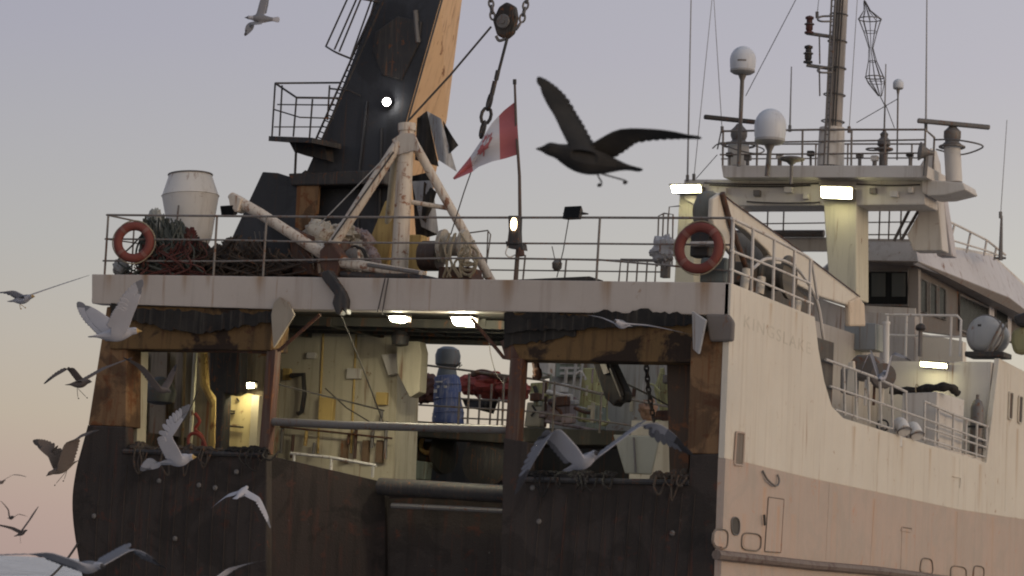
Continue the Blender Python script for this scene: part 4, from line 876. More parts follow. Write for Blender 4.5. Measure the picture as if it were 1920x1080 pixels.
# ================================================================== LIT FLOODLIGHTS
def tube_lamp(label, pl, Y, depth=.1, lens=LIT, pendant=False):
    c = [at(*p, Y=Y) for p in pl]; mid = sum(c, V())/len(c)
    t = thing('lit_floodlight', label, 'floodlight', mid, 'lit floodlights')
    ins = [mid+(p-mid)*.95 for p in c]
    zt = max(p.z for p in c)
    if pendant:                      # bare glass hanging below a cap, shining all round
        MB().prism(ins, (0, depth, 0)).build('lens', lens, t)
        xs = [p.x for p in c]
        MB().box2((min(xs)-.06, Y+depth+.012, zt-.09), (max(xs)+.06, Y+depth+.03, zt+.003)).build('added_baffle', TAR, t)  # back plate added to keep lamp light off the girders
        MB().box2((min(xs)-.04, Y-.03, zt+.004), (max(xs)+.04, Y+depth+.06, zt+.05)).build('cap', TAR, t)
    else:
        MB().prism([p+V((0, .012, 0)) for p in c], (0, depth, 0)).build('housing', STEEL, t, bevel=.01)
        MB().prism(ins, (0, -.09, 0)).build('lens', lens, t)
        MB().prism([c[0]+V((-.02, -.12, .012)), c[1]+V((.02, -.12, .012)), c[1]+V((.02, .1, .02)), c[0]+V((-.02, .1, .02))], (0, 0, .025)).build('shade', STEEL, t)
    return t
tube_lamp('lit white floodlight on the left column of the mast gantry', [(1259, 349), (1315, 348), (1316, 361), (1262, 362)], 16.7, .25)
tube_lamp('lit white floodlight on the right column of the mast gantry', [(1540, 351), (1599, 353), (1598, 374), (1541, 371)], 16.6, .25)
tube_lamp('lit strip light on the gallery bulkhead', [(1727, 679), (1776, 683), (1776, 691), (1727, 687)], 16.0, .15)
tube_lamp('lit lamp above the yellow deckhouse door', [(447, 718), (472, 718), (471, 727), (447, 727)], 2.9, .1, LITD, True)
tube_lamp('lit square floodlight under the platform near the right brace', [(846, 595), (877, 597), (882, 611), (851, 609)], .9, .16, LITI, True)
tube_lamp('lit oval floodlight under the middle of the platform', [(729, 594), (750, 593), (757, 599), (750, 604), (734, 602)], 1.1, .16, LITI, True)
tube_lamp('small lit lamp in the dark below the cross walkway', [(988, 832), (1003, 833), (1003, 839), (988, 838)], 6.3, .1, LITM, True)
lb_ = thing('dark_bell', 'black bell-shaped lamp hanging under the platform', 'lamp', at(752, 640, Y=3.0))
MB().lathe(at(750, 645, Y=3.0), (0, 0, 1), [(.04, -.05), (.16, -.02), (.18, .15), (.08, .28), (.03, .4)], 14).build('shade', DARKST, lb_, smooth=True)

# ================================================================== MAST, RADARS, DOMES, AERIALS
ms = thing('signal_mast', 'tapering grey signal mast with lantern arms above the girder', 'mast', at(1557, 310, Y=17))
MB().T([(1557, 318, 17), (1560, 280, 17), (1564, 210, 17), (1578, -15, 17)], [.26, .22, .20, .16], 16).build('column', paint('mast_taupe', (.36, .32, .295), d=.4, streak=.4, patch=.15), ms, smooth=True)
MB().T([(1557, 312, 16.9), (1560, 240, 16.9)], [.32, .30], 14).build('foot_sleeve', GREYW, ms, smooth=True)
for a, b in (((1545, 310), (1560, -12)), ((1552, 310), (1567, -12))):
    MB().T([(*a, 16.6), (*b, 16.6)], .025, 6).build('ladder_stile', STEEL, ms)
for k in range(26):
    y = 300-k*12; x = 1545.5+(310-y)/310*15
    MB().T([(x, y, 16.6), (x+7, y, 16.6)], .014, 5).build('ladder_rung', STEEL, ms)
for y in (62, 122):
    MB().T([(1512, y, 16.6), (1566, y+8, 16.8)], .045, 6).build('lantern_arm', STEEL, ms)
    MB().T([(1536, y+3, 16.6), (1537, y+58, 16.6)], .02, 5).build('brace', STEEL, ms)
for y in (34, 130):
    MB().tube(spline([at(1562, y-4, Y=16.6), at(1540, y-3, Y=16.5), at(1533, y+2, Y=16.3), at(1540, y+6, Y=16.2), at(1560, y+6, Y=16.4)]), .025, 6).build('hoop', STEEL, ms)
for (px, py, mat, lab) in ((1517, 46, paint('dark_red_lantern', (.07, .02, .02), sc=2), 'upper dark red signal lantern on the mast arm'), (1515, 101, DARKST, 'lower black signal lantern on the mast arm')):
    b = at(px, py+17, Y=16.6); lt = thing('signal_lantern', lab, 'lantern', b, 'mast lanterns')
    MB().lathe(b, (0, 0, 1), [(.11, 0), (.11, .04), (.06, .06), (.085, .1), (.085, .2), (.11, .21), (.11, .24), (.07, .26), (.07, .34), (.10, .35), (.10, .40), (.03, .43)], 14).build('body', mat, lt, smooth=True)
    MB().torus(b+V((0, 0, .225)), (0, 0, 1), .11, .012, 16, 5).build('collar', STEEL, lt)
for k, dx in enumerate((-3, 2, 7)):
    MB().T([(1556+dx, 312, 16.7), (1561+dx, 200, 16.72), (1566+dx, 110, 16.75), (1574+dx, -12, 16.78)], .014+.004*k, 5).build('mast_cable', CABLE, ms)
for y in (28, 78, 128, 178, 228, 278):
    x = 1557+(312-y)/324*18; MB().torus(at(x, y, Y=17), (.06, 0, 1), .20+.0003*y, .018, 18, 5).build('band_clamp', STEEL, ms)
gc = thing('cable_conduit', 'cable conduits and junction boxes fixed along the mast girder', 'conduit', at(1450, 345, Y=16.9))
for y, x0, x1 in ((343, 1320, 1535), (347, 1330, 1520), (345, 1606, 1725), (378, 1400, 1538)):
    MB().tube(bez(at(x0, y, Y=16.95), at(x1, y+1, Y=16.95), .03, 12), .018, 5).build('conduit', CABLE, gc)
for k, (x, y) in enumerate(((1352, 352), (1412, 356), (1470, 350), (1505, 362), (1630, 352), (1668, 358), (1702, 350))):
    MB().plate([(x, y), (x+9+k % 3*3, y), (x+9+k % 3*3, y+11), (x, y+11)], 16.86, .12).build('junction_box', [GREYW, STEEL, WHITE][k % 3], gc, bevel=.01)
for k, (x, h) in enumerate(((1368, 20), (1402, 14), (1462, 16), (1520, 22), (1612, 18), (1640, 13), (1706, 20))):
    o = thing('deck_fitting', ['small stub fitting on the radar platform edge left of the left radar', 'squat fitting between the two large domes', 'stub fitting just left of the mushroom aerial', 'thin fitting left of the mast foot', 'stub fitting just right of the mast foot', 'short fitting left of the lamp stand', 'stub fitting near the horn loudspeaker'][k], 'fitting', at(x, 312, Y=16.7), 'platform fittings')
    MB().T([(x, 312-h, 16.7), (x, 314, 16.7)], .03+.012*(k % 3), 7).build('stem', STEEL, o, smooth=True)
    MB().box(at(x, 310-h, Y=16.7), (.16, .14, .10+.03*(k % 2))).build('head', [DARKST, STEEL, GREYW][k % 3], o, bevel=.02)
def radome(label, px, ytop, ybot, w_, Y, stem_to, text=False):
    a, b = at(px, ybot, Y=Y), at(px, ytop, Y=Y); h = (b-a).length; r = w_/2*(b-a).length/(ybot-ytop)
    s0 = at(stem_to[0], stem_to[1], Y=Y); t = thing('radome', label, 'radome', s0, 'satellite domes'); u_ = V((0, 0, 1))
    MB().lathe(a, u_, [(r*.92, h*.16)]+[(r*(1-.04*(1-q)), h*(.16+.36*q)) for q in (.3, .6, 1)]+[(r*math.cos(x), h*.52+h*.48*math.sin(x)) for x in (.25, .5, .75, 1.0, 1.25, 1.45, 1.56)], 28).build('dome', DOME, t, smooth=True)
    MB().lathe(a, u_, [(r*.35, 0), (r*.72, h*.03), (r*.95, h*.10), (r*.95, h*.165)], 28).build('base', DOMEB, t, smooth=True)
    MB().tube([a+V((0, 0, .02)), a+V((0, 0, -.14)), s0], [r*.36, r*.16, r*.15], 10).build('stem', STEEL, t, smooth=True)
    if text:
        vs = []; n = 8
        for i in range(n+1):
            an = -1.62+i*.085
            for z in (h*.40, h*.455): vs.append(a+V((math.cos(an)*r*1.004, math.sin(an)*r*1.004, z)))
        m = MB(); m.add(vs, [(2*i, 2*i+2, 2*i+3, 2*i+1) for i in range(n)]); m.build('maker_strip', STEEL, t)
radome('small white satellite dome on a tall stem at the far left of the mast', 1392, 87, 140, 48, 16.2, (1385, 312), True)
radome('large white satellite dome just left of the mast', 1443, 204, 272, 59, 15.9, (1438, 330))
radome('tiny white dome on a thin pole right of the mast', 1684, 148, 168, 20, 17.4, (1682, 300))
def radar(label, bar, ped, Y, pr_, hub):
    b = at(*ped[1], Y=Y); t = thing('radar_scanner', label, 'radar', b, 'radar scanners')
    p, q = at(*bar[0], Y=Y-.5), at(*bar[1], Y=Y+.3); d_ = (q-p).normalized(); s_ = d_.cross(V((0, 0, 1))).normalized()
    R_ = Matrix((d_, s_, d_.cross(s_)*-1)).transposed()
    MB().box((p+q)/2, ((q-p).length, .12, .11), R_).build('scanner_bar', DARKST if hub else STEEL, t, bevel=.03)
    c = at(*ped[0], Y=Y)
    MB().lathe(c, (0, 0, 1), [(.20, -.42), (.22, -.36), (.16, -.3), (.20, -.2), (.20, -.06), (.12, .02), (.06, .1)], 18).build('gearbox', STEEL, t, smooth=True)
    MB().tube([c+V((0, 0, -.4)), b], pr_, 14).build('pedestal', GREYW, t, smooth=True)
    MB().torus(c+V((0, 0, -.42)), (0, 0, 1), pr_*1.5, .03, 18, 6).build('flange', STEEL, t)
radar('radar scanner at the left end of the radar platform', ((1320, 219), (1416, 229)), ((1386, 240), (1384, 312)), 17.2, .26, True)
radar('radar scanner on the right wing of the girder', ((1720, 226), (1856, 239)), ((1786, 242), (1789, 342)), 17.2, .19, False)
hp_ = thing('hoop_guard', 'oval guard hoop around the right radar pedestal', 'guard', at(1790, 280, Y=17))
MB().tube(spline([at(1752, 262, Y=16.9), at(1790, 262, Y=16.5), at(1835, 270, Y=16.6), at(1840, 278, Y=17), at(1800, 290, Y=17.3), at(1755, 280, Y=17.2)]), .02, 6).build('ring', STEEL, hp_); MB().T([(1786, 285, 17.1), (1800, 289, 17.3)], .02, 5).build('spoke', STEEL, hp_)
h2 = thing('hoop_guard', 'thin guard hoop around the left radar pedestal', 'guard', at(1384, 285, Y=17))
MB().tube(spline([at(1336, 278, Y=16.6), at(1350, 270, Y=16.5), at(1385, 282, Y=16.3), at(1420, 288, Y=16.4), at(1432, 280, Y=16.8), at(1400, 268, Y=17.4)]), .018, 6).build('ring', STEEL, h2); MB().T([(1352, 246, 16.6), (1345, 280, 16.6)], .018, 5).build('spoke', STEEL, h2)
gp = thing('mushroom_aerial', 'flat dark mushroom aerial below the large dome', 'aerial', at(1484, 330, Y=15.8))
MB().lathe(at(1484, 300, Y=15.8), (0, 0, 1), [(.04, -.12), (.12, -.05), (.30, .0), (.31, .03), (.2, .07), (.02, .08)], 22).build('disc', STEEL, gp, smooth=True); MB().T([(1484, 302, 15.8), (1483, 345, 15.8)], .035, 6).build('stem', STEEL, gp)
ho = thing('horn_lamp', 'stubby dark lamp stand right of the mast foot', 'lamp', at(1656, 310, Y=16.9))
MB().lathe(at(1656, 310, Y=16.9), (0, 0, 1), [(.10, 0), (.10, .32), (.22, .36), (.22, .40), (.10, .42), (.16, .48), (.14, .6), (.08, .66), (.10, .74), (.04, .8)], 14).build('stand', STEEL, ho, smooth=True)
MB().torus(at(1637, 280, Y=16.9), (0, 0, 1), .16, .02, 18, 6).build('loop', STEEL, ho)
ls = thing('loudspeaker', 'dark horn loudspeaker at the right end of the radar platform', 'loudspeaker', at(1735, 310, Y=16.4))
MB().lathe(at(1742, 286, Y=16.4), (-1, -.6, .1), [(.05, -.1), (.07, 0), (.12, .1), (.22, .22), (.20, .22)], 16).build('horn', STEEL, ls, smooth=True); MB().T([(1738, 288, 16.4), (1734, 330, 16.4)], .05, 6).build('stem', STEEL, ls)
aer = [((1296, -10), (1289, 336), 'whip aerial furthest left above the girder end'), ((1336, -10), (1301, 334), 'slanting wire aerial above the left floodlight'), ((1338, -10), (1354, 245), 'thin aerial wire leading down to the platform rail corner'),
       ((1484, 125), (1481, 243), 'short whip aerial midway between large dome and mast'), ((1661, 120), (1658, 250), 'short whip aerial beside the tiny dome'), ((1738, -10), (1736, 240), 'tall whip aerial at the right corner of the platform'),
       ((1536, -10), (1532, 30), 'halyard running up left of the mast'), ((1608, -10), (1592, 245), 'faint halyard just right of the mast'), ((1888, 225), (1876, 405), 'faint wire aerial at the far right')]
for a, b, lab in aer:
    thin = 'wire' in lab or 'halyard' in lab or 'faint' in lab
    t = thing('whip_aerial', lab, 'aerial', at(*b, Y=17), 'aerials')
    MB().T([(*a, 17), ((a[0]+b[0])/2, (a[1]+b[1])/2, 17), (*b, 17)], [.008, .009, .010] if thin else [.014, .018, .024], 6).build('rod', AERIAL, t)
    MB().T([(b[0], b[1]-8, 17), (b[0], b[1]+4, 17)], .04, 6).build('base', STEEL, t)
wa = thing('whip_aerial', 'slim aerial standing on the wheelhouse roof at the right edge', 'aerial', at(1876, 488, Y=24), 'aerials')
MB().T([(1878, 405, 24), (1876, 488, 24)], [.03, .06], 6).build('rod', STEEL, wa); MB().T([(1864, 484, 24), (1886, 484, 24)], .03, 6).build('base', STEEL, wa)
for a, b, lab in (((1497, -10), (1398, 180), 'long thin stay slanting down to the small dome'), ((1345, 290), (1305, 335), 'short stay at the left end of the girder'), ((1684, 185), (1606, 230), 'thin stay from the tiny dome towards the mast'), ((1660, 195), (1677, 240), 'short stay right of the hanging day shape')):
    one('wire_cable', MB().T([(*a, 17), (*b, 17)], .010, 5), CABLE, lab, 'cable', 'rigging wires')
# hanging mesh day shape: two cones of netting between hoops
ds = thing('day_shape', 'collapsed mesh day shape hanging on a line right of the mast', 'day shape', at(1640, 180, Y=16.8))
prof = [(1621, 2, .02), (1626, 20, .08), (1631, 36, .27), (1632, 60, .16), (1633, 90, .05), (1636, 115, .10), (1640, 145, .22), (1643, 155, .20), (1650, 180, .04)]
for j in range(10):
    an = 2*math.pi*j/10
    MB().tube([at(x, y, Y=16.8)+V((math.cos(an)*r, math.sin(an)*r, 0)) for x, y, r in prof], .009, 4).build('strand', CABLE, ds)
for i in (2, 6): MB().torus(at(prof[i][0], prof[i][1], Y=16.8), (0, 0, 1), prof[i][2], .014, 18, 5).build('hoop', STEEL, ds)
for i in (3, 5, 7): MB().torus(at(prof[i][0], prof[i][1], Y=16.8), (0, 0, 1), prof[i][2], .008, 14, 4).build('mesh_ring', CABLE, ds)
MB().T([(1618, -10, 16.8), (1621, 2, 16.8)], .012, 5).build('line', CABLE, ds); MB().T([(1650, 180, 16.8), (1660, 200, 16.8), (1657, 250, 16.8)], .012, 5).build('line', CABLE, ds)

# ================================================================== GALLERY AND BRIDGE DECK THINGS
rf = thing('raft_canister', 'round grey life raft canister in front of the bridge door', 'life raft', at(1846, 668, Y=16.9))
cc = at(1846, 627, Y=16.9)
MB().lathe(cc, (-.15, -1, .05), [(.02, .20), (.25, .18), (.37, .13), (.42, .05), (.43, 0), (.435, -.02), (.42, -.3), (.36, -.6), (.1, -.7)], 26).build('drum', paint('canister_grey', (.33, .33, .335), d=.3, streak=.2, patch=.04, rough=.4), rf, smooth=True)
MB().torus(cc+V((0, .02, 0)), (-.15, -1, .05), .44, .02, 26, 6).build('band', STEEL, rf)
MB().box(cc+V((.1, 0, -.48)), (.9, .7, .12)).build('cradle', DARKST, rf, bevel=.02)
for k in (0, .12): MB().tube([cc+V((.45+k, -.2, .25)), cc+V((.15+k, -.3, -.42))], .025, 6).build('lashing_bar', STEEL, rf)
MB().box(cc+V((0, -.43, .16)), (.08, .02, .05)).build('plug', DARKST, rf)
yb = thing('yellow_bag', 'yellow-green equipment bag right of the raft canister', 'bag', at(1908, 660, Y=16.9))
MB().plate([(1896, 618), (1918, 610), (1930, 622), (1930, 662), (1900, 664), (1893, 640)], 16.9, .4).build('sack', paint('yellow_bag', (.30, .28, .15), d=.5, sc=3), yb, bevel=.1)
MB().plate([(1897, 592), (1935, 580), (1935, 612), (1905, 612)], 16.8, .4).build('dark_cover', DARKST, yb, bevel=.08)
gb = thing('grey_cabinet', 'grey steel cabinet standing on the gallery house', 'cabinet', at(1612, 655, Y=14.5))
MB().plate([(1583, 604), (1642, 606), (1642, 656), (1583, 656)], 14.5, .6).build('case', paint('blue_grey_cabinet', (.22, .23, .235), d=.2, streak=.2, patch=.05), gb, bevel=.02); MB().T([(1612, 607, 14.49), (1612, 654, 14.49)], .012, 5).build('door_gap', STEEL, gb)
wp = thing('white_post', 'short white post right of the grey cabinet', 'post', at(1662, 690, Y=14.6)); MB().T([(1662, 606, 14.6), (1661, 690, 14.6)], .07, 10).build('shaft', WHITE, wp, smooth=True); MB().T([(1662, 603, 14.6), (1662, 608, 14.6)], .085, 10).build('cap', WHITE, wp, smooth=True)
vp_ = thing('vent_pipe', 'dark capped vent pipe on the bridge deck rail', 'vent', at(1726, 668, Y=16.6)); MB().T([(1726, 618, 16.6), (1725, 668, 16.6)], .05, 8).build('pipe', STEEL, vp_, smooth=True); MB().lathe(at(1726, 616, Y=16.6), (0, 0, 1), [(.09, -.05), (.12, 0), (.1, .07), (.03, .12)], 12).build('cap', DARKST, vp_, smooth=True)
gw = thing('gallery_winch', 'dark mooring winch under a grey hood in the side gallery', 'winch', at(1640, 740, Y=9.5))
MB().plate([(1594, 676), (1606, 664), (1640, 666), (1652, 684), (1646, 712), (1598, 712)], 11.0, .5).build('hood', paint('grey_brown_hood', (.13, .115, .105), d=.5, streak=.4, patch=.2), gw, bevel=.06)
MB().plate([(1575, 690), (1596, 692), (1600, 742), (1574, 736)], 10.8, .4).build('motor', paint('grey_motor', (.20, .185, .17), d=.4, streak=.3), gw, bevel=.04)
for k in range(4): MB().T([(1608+k*16, 712, 10.6), (1606+k*16, 760, 10.6)], .03, 6).build('standpipe', [STEEL, GREYW, BROWNST, CREAM][k], gw, smooth=True)
MB().lathe(at(1655, 706, Y=10.4), (.4, -1, 0), [(.08, -.3), (.24, -.28), (.25, -.2), (.16, -.15), (.16, .2), (.26, .25), (.25, .3), (.05, .32)], 20).build('drum', paint('brown_drum', (.13, .11, .10), sc=2), gw, smooth=True)
MB().plate([(1590, 680), (1600, 676), (1604, 735), (1586, 735)], 8.6, .12).build('side_plate', CREAM, gw, bevel=.02)
tk = thing('black_tarp_roll', 'black rolled tarpaulin lying on the gallery locker', 'tarpaulin', at(1740, 732, Y=12.8))
MB().tube(spline([at(1668, 730, Y=12.6), at(1700, 734, Y=12.7), at(1745, 728, Y=12.7), at(1780, 726, Y=12.8), at(1796, 738, Y=13)]), [.09+.02*math.sin(i*1.3) for i in range(25)], 8).build('roll', TAR, tk, smooth=True)
MB().torus(at(1720, 731, Y=12.7), (1, 0, .1), .125, .012, 14, 5).build('lashing', ROPE, tk)
for i, (x, y) in enumerate(((1684, 812), (1708, 820))):
    o = thing('white_vent', ('left' if i == 0 else 'right')+' one of two white hooded vents behind the gallery rail', 'vent', at(x, y+22, Y=9.5+i*.5), 'gallery vents')
    MB().tube(spline([at(x-4, y+26, Y=9.5+i), at(x-4, y-6, Y=9.5+i), at(x+4, y-18, Y=9.4+i), at(x+12, y-4, Y=9.2+i)]), .13, 12).build('cowl', WHITE, o, smooth=True)
    MB().torus(at(x+12, y-4, Y=9.2+i), (.4, -.3, -1), .14, .018, 16, 6).build('lip', STEEL, o)
hb = thing('hydrant', 'dark hydrant valve beside the deck locker in the gallery', 'valve', at(1655, 850, Y=11))
MB().T([(1655, 800, 11), (1654, 850, 11)], .05, 8).build('riser', STEEL, hb, smooth=True); MB().torus(at(1655, 798, Y=10.95), (0, -1, .2), .12, .022, 16, 6).build('wheel', DARKST, hb)
ga = thing('gas_bottle', 'slim grey gas bottle against the gallery bulkhead', 'gas bottle', at(1830, 860, Y=15.8)); MB().lathe(at(1830, 858, Y=15.8), (0, 0, 1), [(.14, 0), (.15, .05), (.15, 1.1), (.10, 1.25), (.04, 1.3), (.04, 1.4)], 14).build('bottle', STEEL, ga, smooth=True); MB().box(at(1830, 800, Y=15.6), (.36, .03, .05)).build('clamp', DARKST, ga)

# ================================================================== MACHINERY SEEN THROUGH THE STERN OPENINGS
bd = thing('blue_drum', 'blue and white painted drum with a dark domed head on the working deck', 'drum', at(843, 790, Y=8))
ba, bb = at(841, 792, Y=8), at(838, 705, Y=8); bh = (bb-ba).length
MB().lathe(ba, bb-ba, [(.34, -.1)]+[(.33-.07*k/9, bh*(.08+.9*k/9)) for k in range(10)]+[(.2, bh*1.02)], 20).build('barrel', BLUE, bd, smooth=True)
for q in bd.children[0].data.vertices: q.co += mnoise.noise_vector(q.co*5)*.045
for k in range(3): MB().torus(ba.lerp(bb, .2+.3*k), bb-ba, .33-.022*k, .012, 20, 5).build('hoop', BLUE, bd)
for k in range(7):
    q = ba.lerp(bb, .1+.13*k+.03*math.sin(k*5)); MB().box(q+V((-.14+.05*(k*7 % 4), -.285+.02*(k % 2), 0)), (.06+.05*(k*3 % 4), .03, .03+.02*(k*5 % 3))).build('white_mark', WHITE, bd)
MB().lathe(bb, (0, 0, 1), [(.22, 0), (.20, .1), (.18, .18), (.26, .24), (.27, .44), (.23, .56), (.12, .62), (.02, .63)], 20).build('domed_head', paint('slate_head', (.12, .14, .16), d=.3, streak=.2, patch=.1, rough=.4), bd, smooth=True)
MB().T([(852, 688, 7.8), (864, 680, 7.8), (860, 690, 7.8), (866, 684, 7.8)], .014, 5).build('lever', DARKST, bd)
rb = thing('red_inflatable', 'dull red covered boat lying beyond the blue drum', 'boat', at(915, 745, Y=13))
lumps('hull_tube', REDP, None, None, [(890, 722, 13, .42, .22), (925, 724, 13, .55, .27), (962, 732, 13, .45, .24)], 91, rb)
MB().tube(spline([at(885, 702, Y=12.6), at(908, 698, Y=12.6), at(950, 712, Y=12.6)]), .07, 8).build('cover_pole', BROWNST, rb, smooth=True)
lumps('buoy_float', paint('maroon_float', (.10, .045, .04), sc=2), 'maroon float lashed left of the blue drum', 'float', [(798, 728, 9, .33, .28)], 51)
one('net_bag', cloth(MB(), (866, 748), (935, 748), (872, 762), (925, 776), 12), TAR, 'black netting slung below the red boat', 'net')
# machinery cluster behind the right bay: frames, pipes, tanks
def machine(name, label, cat, Y, boxes, tubes=(), base=None):
    t = thing(name, label, cat, base or at(boxes[0][0][0][0], boxes[0][0][0][1], Y=Y), 'working deck machinery')
    for pl, nm, mat, dz in boxes: MB().plate(pl, Y+dz, .35).build(nm, mat, t, bevel=.025)
    for pl, r, nm, mat in tubes: MB().T([(*p, Y-.15) for p in pl], r, 8).build(nm, mat, t, smooth=True)
    return t
machine('net_winch', 'tall cream control cabinet between rails behind the right post', 'cabinet', 9.6,
        [([(994, 718), (1024, 716), (1022, 752), (992, 752)], 'cabinet', YGREEN, 0), ([(988, 754), (1018, 754), (1012, 800), (982, 800)], 'lower_case', CREAM_IN, .05)],
        [([(1002, 724), (1006, 736)], .05, 'gauge', DARKST), ([(1024, 716), (1022, 800)], .03, 'pipe', BROWNST), ([(998, 760), (1004, 770), (996, 780)], .03, 'cable', DARKST)])
machine('pump_set', 'mauve-grey pump set with pipes left of the yellow-green tank', 'pump', 9.2,
        [([(1028, 722), (1055, 718), (1053, 735), (1026, 742)], 'top_cover', WHITE, 0), ([(1026, 748), (1070, 742), (1068, 790), (1022, 790)], 'motor', PURP, .1), ([(1000, 675), (1030, 660), (1028, 705), (1002, 710)], 'hopper', GREYW, .2)],
        [([(1026, 735), (1066, 745)], .05, 'pipe', GREYW), ([(1030, 755), (1050, 770), (1060, 792)], .04, 'pipe', BROWNST), ([(1038, 757), (1042, 762)], .09, 'port', DARKST), ([(1022, 790), (1120, 808)], .035, 'rail', PURP)])
machine('storage_tank', 'yellow-green tank framed by white uprights in the right bay', 'tank', 10.2,
        [([(1090, 690), (1128, 690), (1128, 790), (1082, 790)], 'shell', YGREEN, 0), ([(1100, 760), (1126, 760), (1124, 805), (1098, 805)], 'saddle', GREENM, -.2)],
        [([(1082, 660), (1072, 760)], .035, 'upright', RAILW), ([(1094, 665), (1084, 760)], .025, 'upright', RAILW), ([(1060, 722), (1130, 740)], .03, 'rail', RAILW), ([(1072, 760), (1130, 775)], .025, 'rail', RAILW), ([(1106, 770), (1100, 806)], .03, 'leg', YGREEN)])
machine('valve_stand', 'yellow-green valve stand with a pale hose beside the dark inner pillar', 'valve', 9.4,
        [([(1236, 690), (1262, 688), (1262, 780), (1236, 780)], 'stand', YGREEN, .1), ([(1242, 676), (1272, 672), (1270, 718), (1250, 722)], 'valve_head', GREYW, 0), ([(1225, 770), (1258, 768), (1256, 800), (1222, 800)], 'foot', BROWNST, 0)],
        [([(1240, 700), (1230, 730), (1238, 760)], .05, 'hose', YGREEN), ([(1258, 692), (1270, 700)], .06, 'elbow', STEEL)])
pk = thing('pipe_rack', 'jumble of pipes and valves on the working deck behind the rail', 'pipework', at(1060, 800, Y=8.6), 'working deck machinery')
rnd = random.Random(77); mats_ = [YGREEN, CREAM_IN, PURP, GREYW, BROWNST, STEEL, RAILW, GREENM]
for k in range(34):
    x = rnd.uniform(985, 1130) if k < 26 else rnd.uniform(1180, 1270); y = rnd.uniform(690, 790); L0 = rnd.uniform(12, 42); Yq = rnd.uniform(8.2, 9.4); mt_ = rnd.choice(mats_)
    if k % 3 == 0: MB().T([(x, y, Yq), (x-2, min(806, y+L0), Yq)], rnd.uniform(.02, .05), 7).build('upright_pipe', mt_, pk, smooth=True)
    elif k % 3 == 1: MB().tube(spline([at(x, y, Y=Yq), at(x+L0*.5, y+rnd.uniform(-6, 8), Y=Yq), at(x+L0, y+rnd.uniform(-2, 12), Y=Yq)]), rnd.uniform(.018, .045), 7).build('bent_pipe', mt_, pk, smooth=True)
    else: MB().plate([(x, y), (x+L0*.5, y-1), (x+L0*.48, y+L0*.4), (x-1, y+L0*.45)], Yq, .2).build('valve_box', mt_, pk, bevel=.02)
gr = thing('hand_tools_rack', 'rack of brown fittings on the cream bulkhead above the pale handrail', 'rack', at(600, 850, Y=4), None)
for x, y, h in ((530, 800, 50), (550, 815, 44), (575, 806, 30), (590, 830, 24), (655, 812, 22), (668, 800, 60), (700, 800, 40), (716, 770, 30), (725, 790, 70)):
    MB().T([(x, y, 4.05), (x-3, y+h, 4.05)], .035, 6).build('fitting', rnd.choice([BROWNST, YELLOW, STEEL]), gr, smooth=True)
MB().T([(525, 800, 4.0), (735, 822, 4.0)], .02, 6).build('rack_bar', BROWNST, gr)
for x, y, w2, h2 in ((650, 690, 26, 20), (705, 735, 20, 24), (530, 690, 14, 22), (575, 660, 16, 12)):
    MB().plate([(x, y), (x+w2, y+1), (x+w2-1, y+h2), (x-1, y+h2)], 4.1, .09).build('junction_box', rnd.choice([CREAM_IN, GREYW, YELLOW]), ship, bevel=.01)
lumps('orange_float', paint('faded_orange_float', (.28, .17, .12), sc=3), 'faded orange net float hanging by the chain in the right bay', 'float', [(1215, 768, 7, .17, .2)], 61)
hd = thing('trawl_door_arm', 'black slotted arm hanging at a slant in the right bay', 'arm', at(1150, 760, Y=2.0))
MB().plate([(1108, 672), (1142, 672), (1172, 735), (1170, 752), (1158, 752), (1150, 762), (1140, 752), (1134, 748)], 2.0, .35).build('arm_plate', DARKST, hd, bevel=.03)
MB().plate([(1124, 680), (1134, 679), (1142, 698), (1132, 702)], 1.97, .05).build('worn_patch', GREYW, hd)
MB().T([(1146, 690, 1.9), (1166, 742, 1.9)], .04, 6).build('edge_bar', STEEL, hd)
one('chain', chain(MB(), [at(1211, 676, Y=2.4), at(1215, 725, Y=2.4), at(1226, 790, Y=2.4)], .13, .02), STEEL, 'rusty chain hanging in the right bay beside the slotted arm', 'chain', 'rigging chains')
one('wire_cable', MB().T([(1166, 716, 3), (1220, 742, 3), (1285, 778, 3)], .018, 5), CABLE, 'slanting wire crossing the right bay behind the chain', 'cable', 'rigging wires')
one('wire_cable', MB().T([(640, 592, 1), (680, 690, 2), (718, 790, 3)], .014, 5), CABLE, 'thin wire falling across the cream bulkhead', 'cable', 'rigging wires')
one('wire_cable', MB().T([(510, 718, 1.2), (620, 745, 2), (720, 770, 3.5)], .018, 5), CABLE, 'wire running from the left post across the cream bulkhead', 'cable', 'rigging wires')
one('wire_cable', MB().T([(610, 728, 3.4), (650, 765, 3.4), (700, 795, 3.6)], .014, 5), CABLE, 'lower slanting wire in front of the cream bulkhead', 'cable', 'rigging wires')
one('wire_cable', MB().tube(spline([at(917, 640, Y=2), at(920, 665, Y=2), at(930, 700, Y=2), at(945, 720, Y=2)]), .008, 5), CABLE, 'fine slack line beside the right brace pipe', 'cable', 'rigging wires')
one('wire_cable', MB().tube(spline([at(372, 732, Y=1.2), at(352, 775, Y=1.1), at(330, 805, Y=1.0), at(300, 830, Y=.9)]), .014, 5), CABLE, 'dark line slanting down in the left bay', 'cable', 'rigging wires')
one('hook', MB().tube(spline([at(1003, 676, Y=1.5), at(1006, 692, Y=1.5), at(1008, 704, Y=1.5), at(1000, 708, Y=1.5)]), [.07]*7+[.09]*8+[.05]*4, 8), BROWNST, 'red-brown hook hanging right of the right post', 'hook')
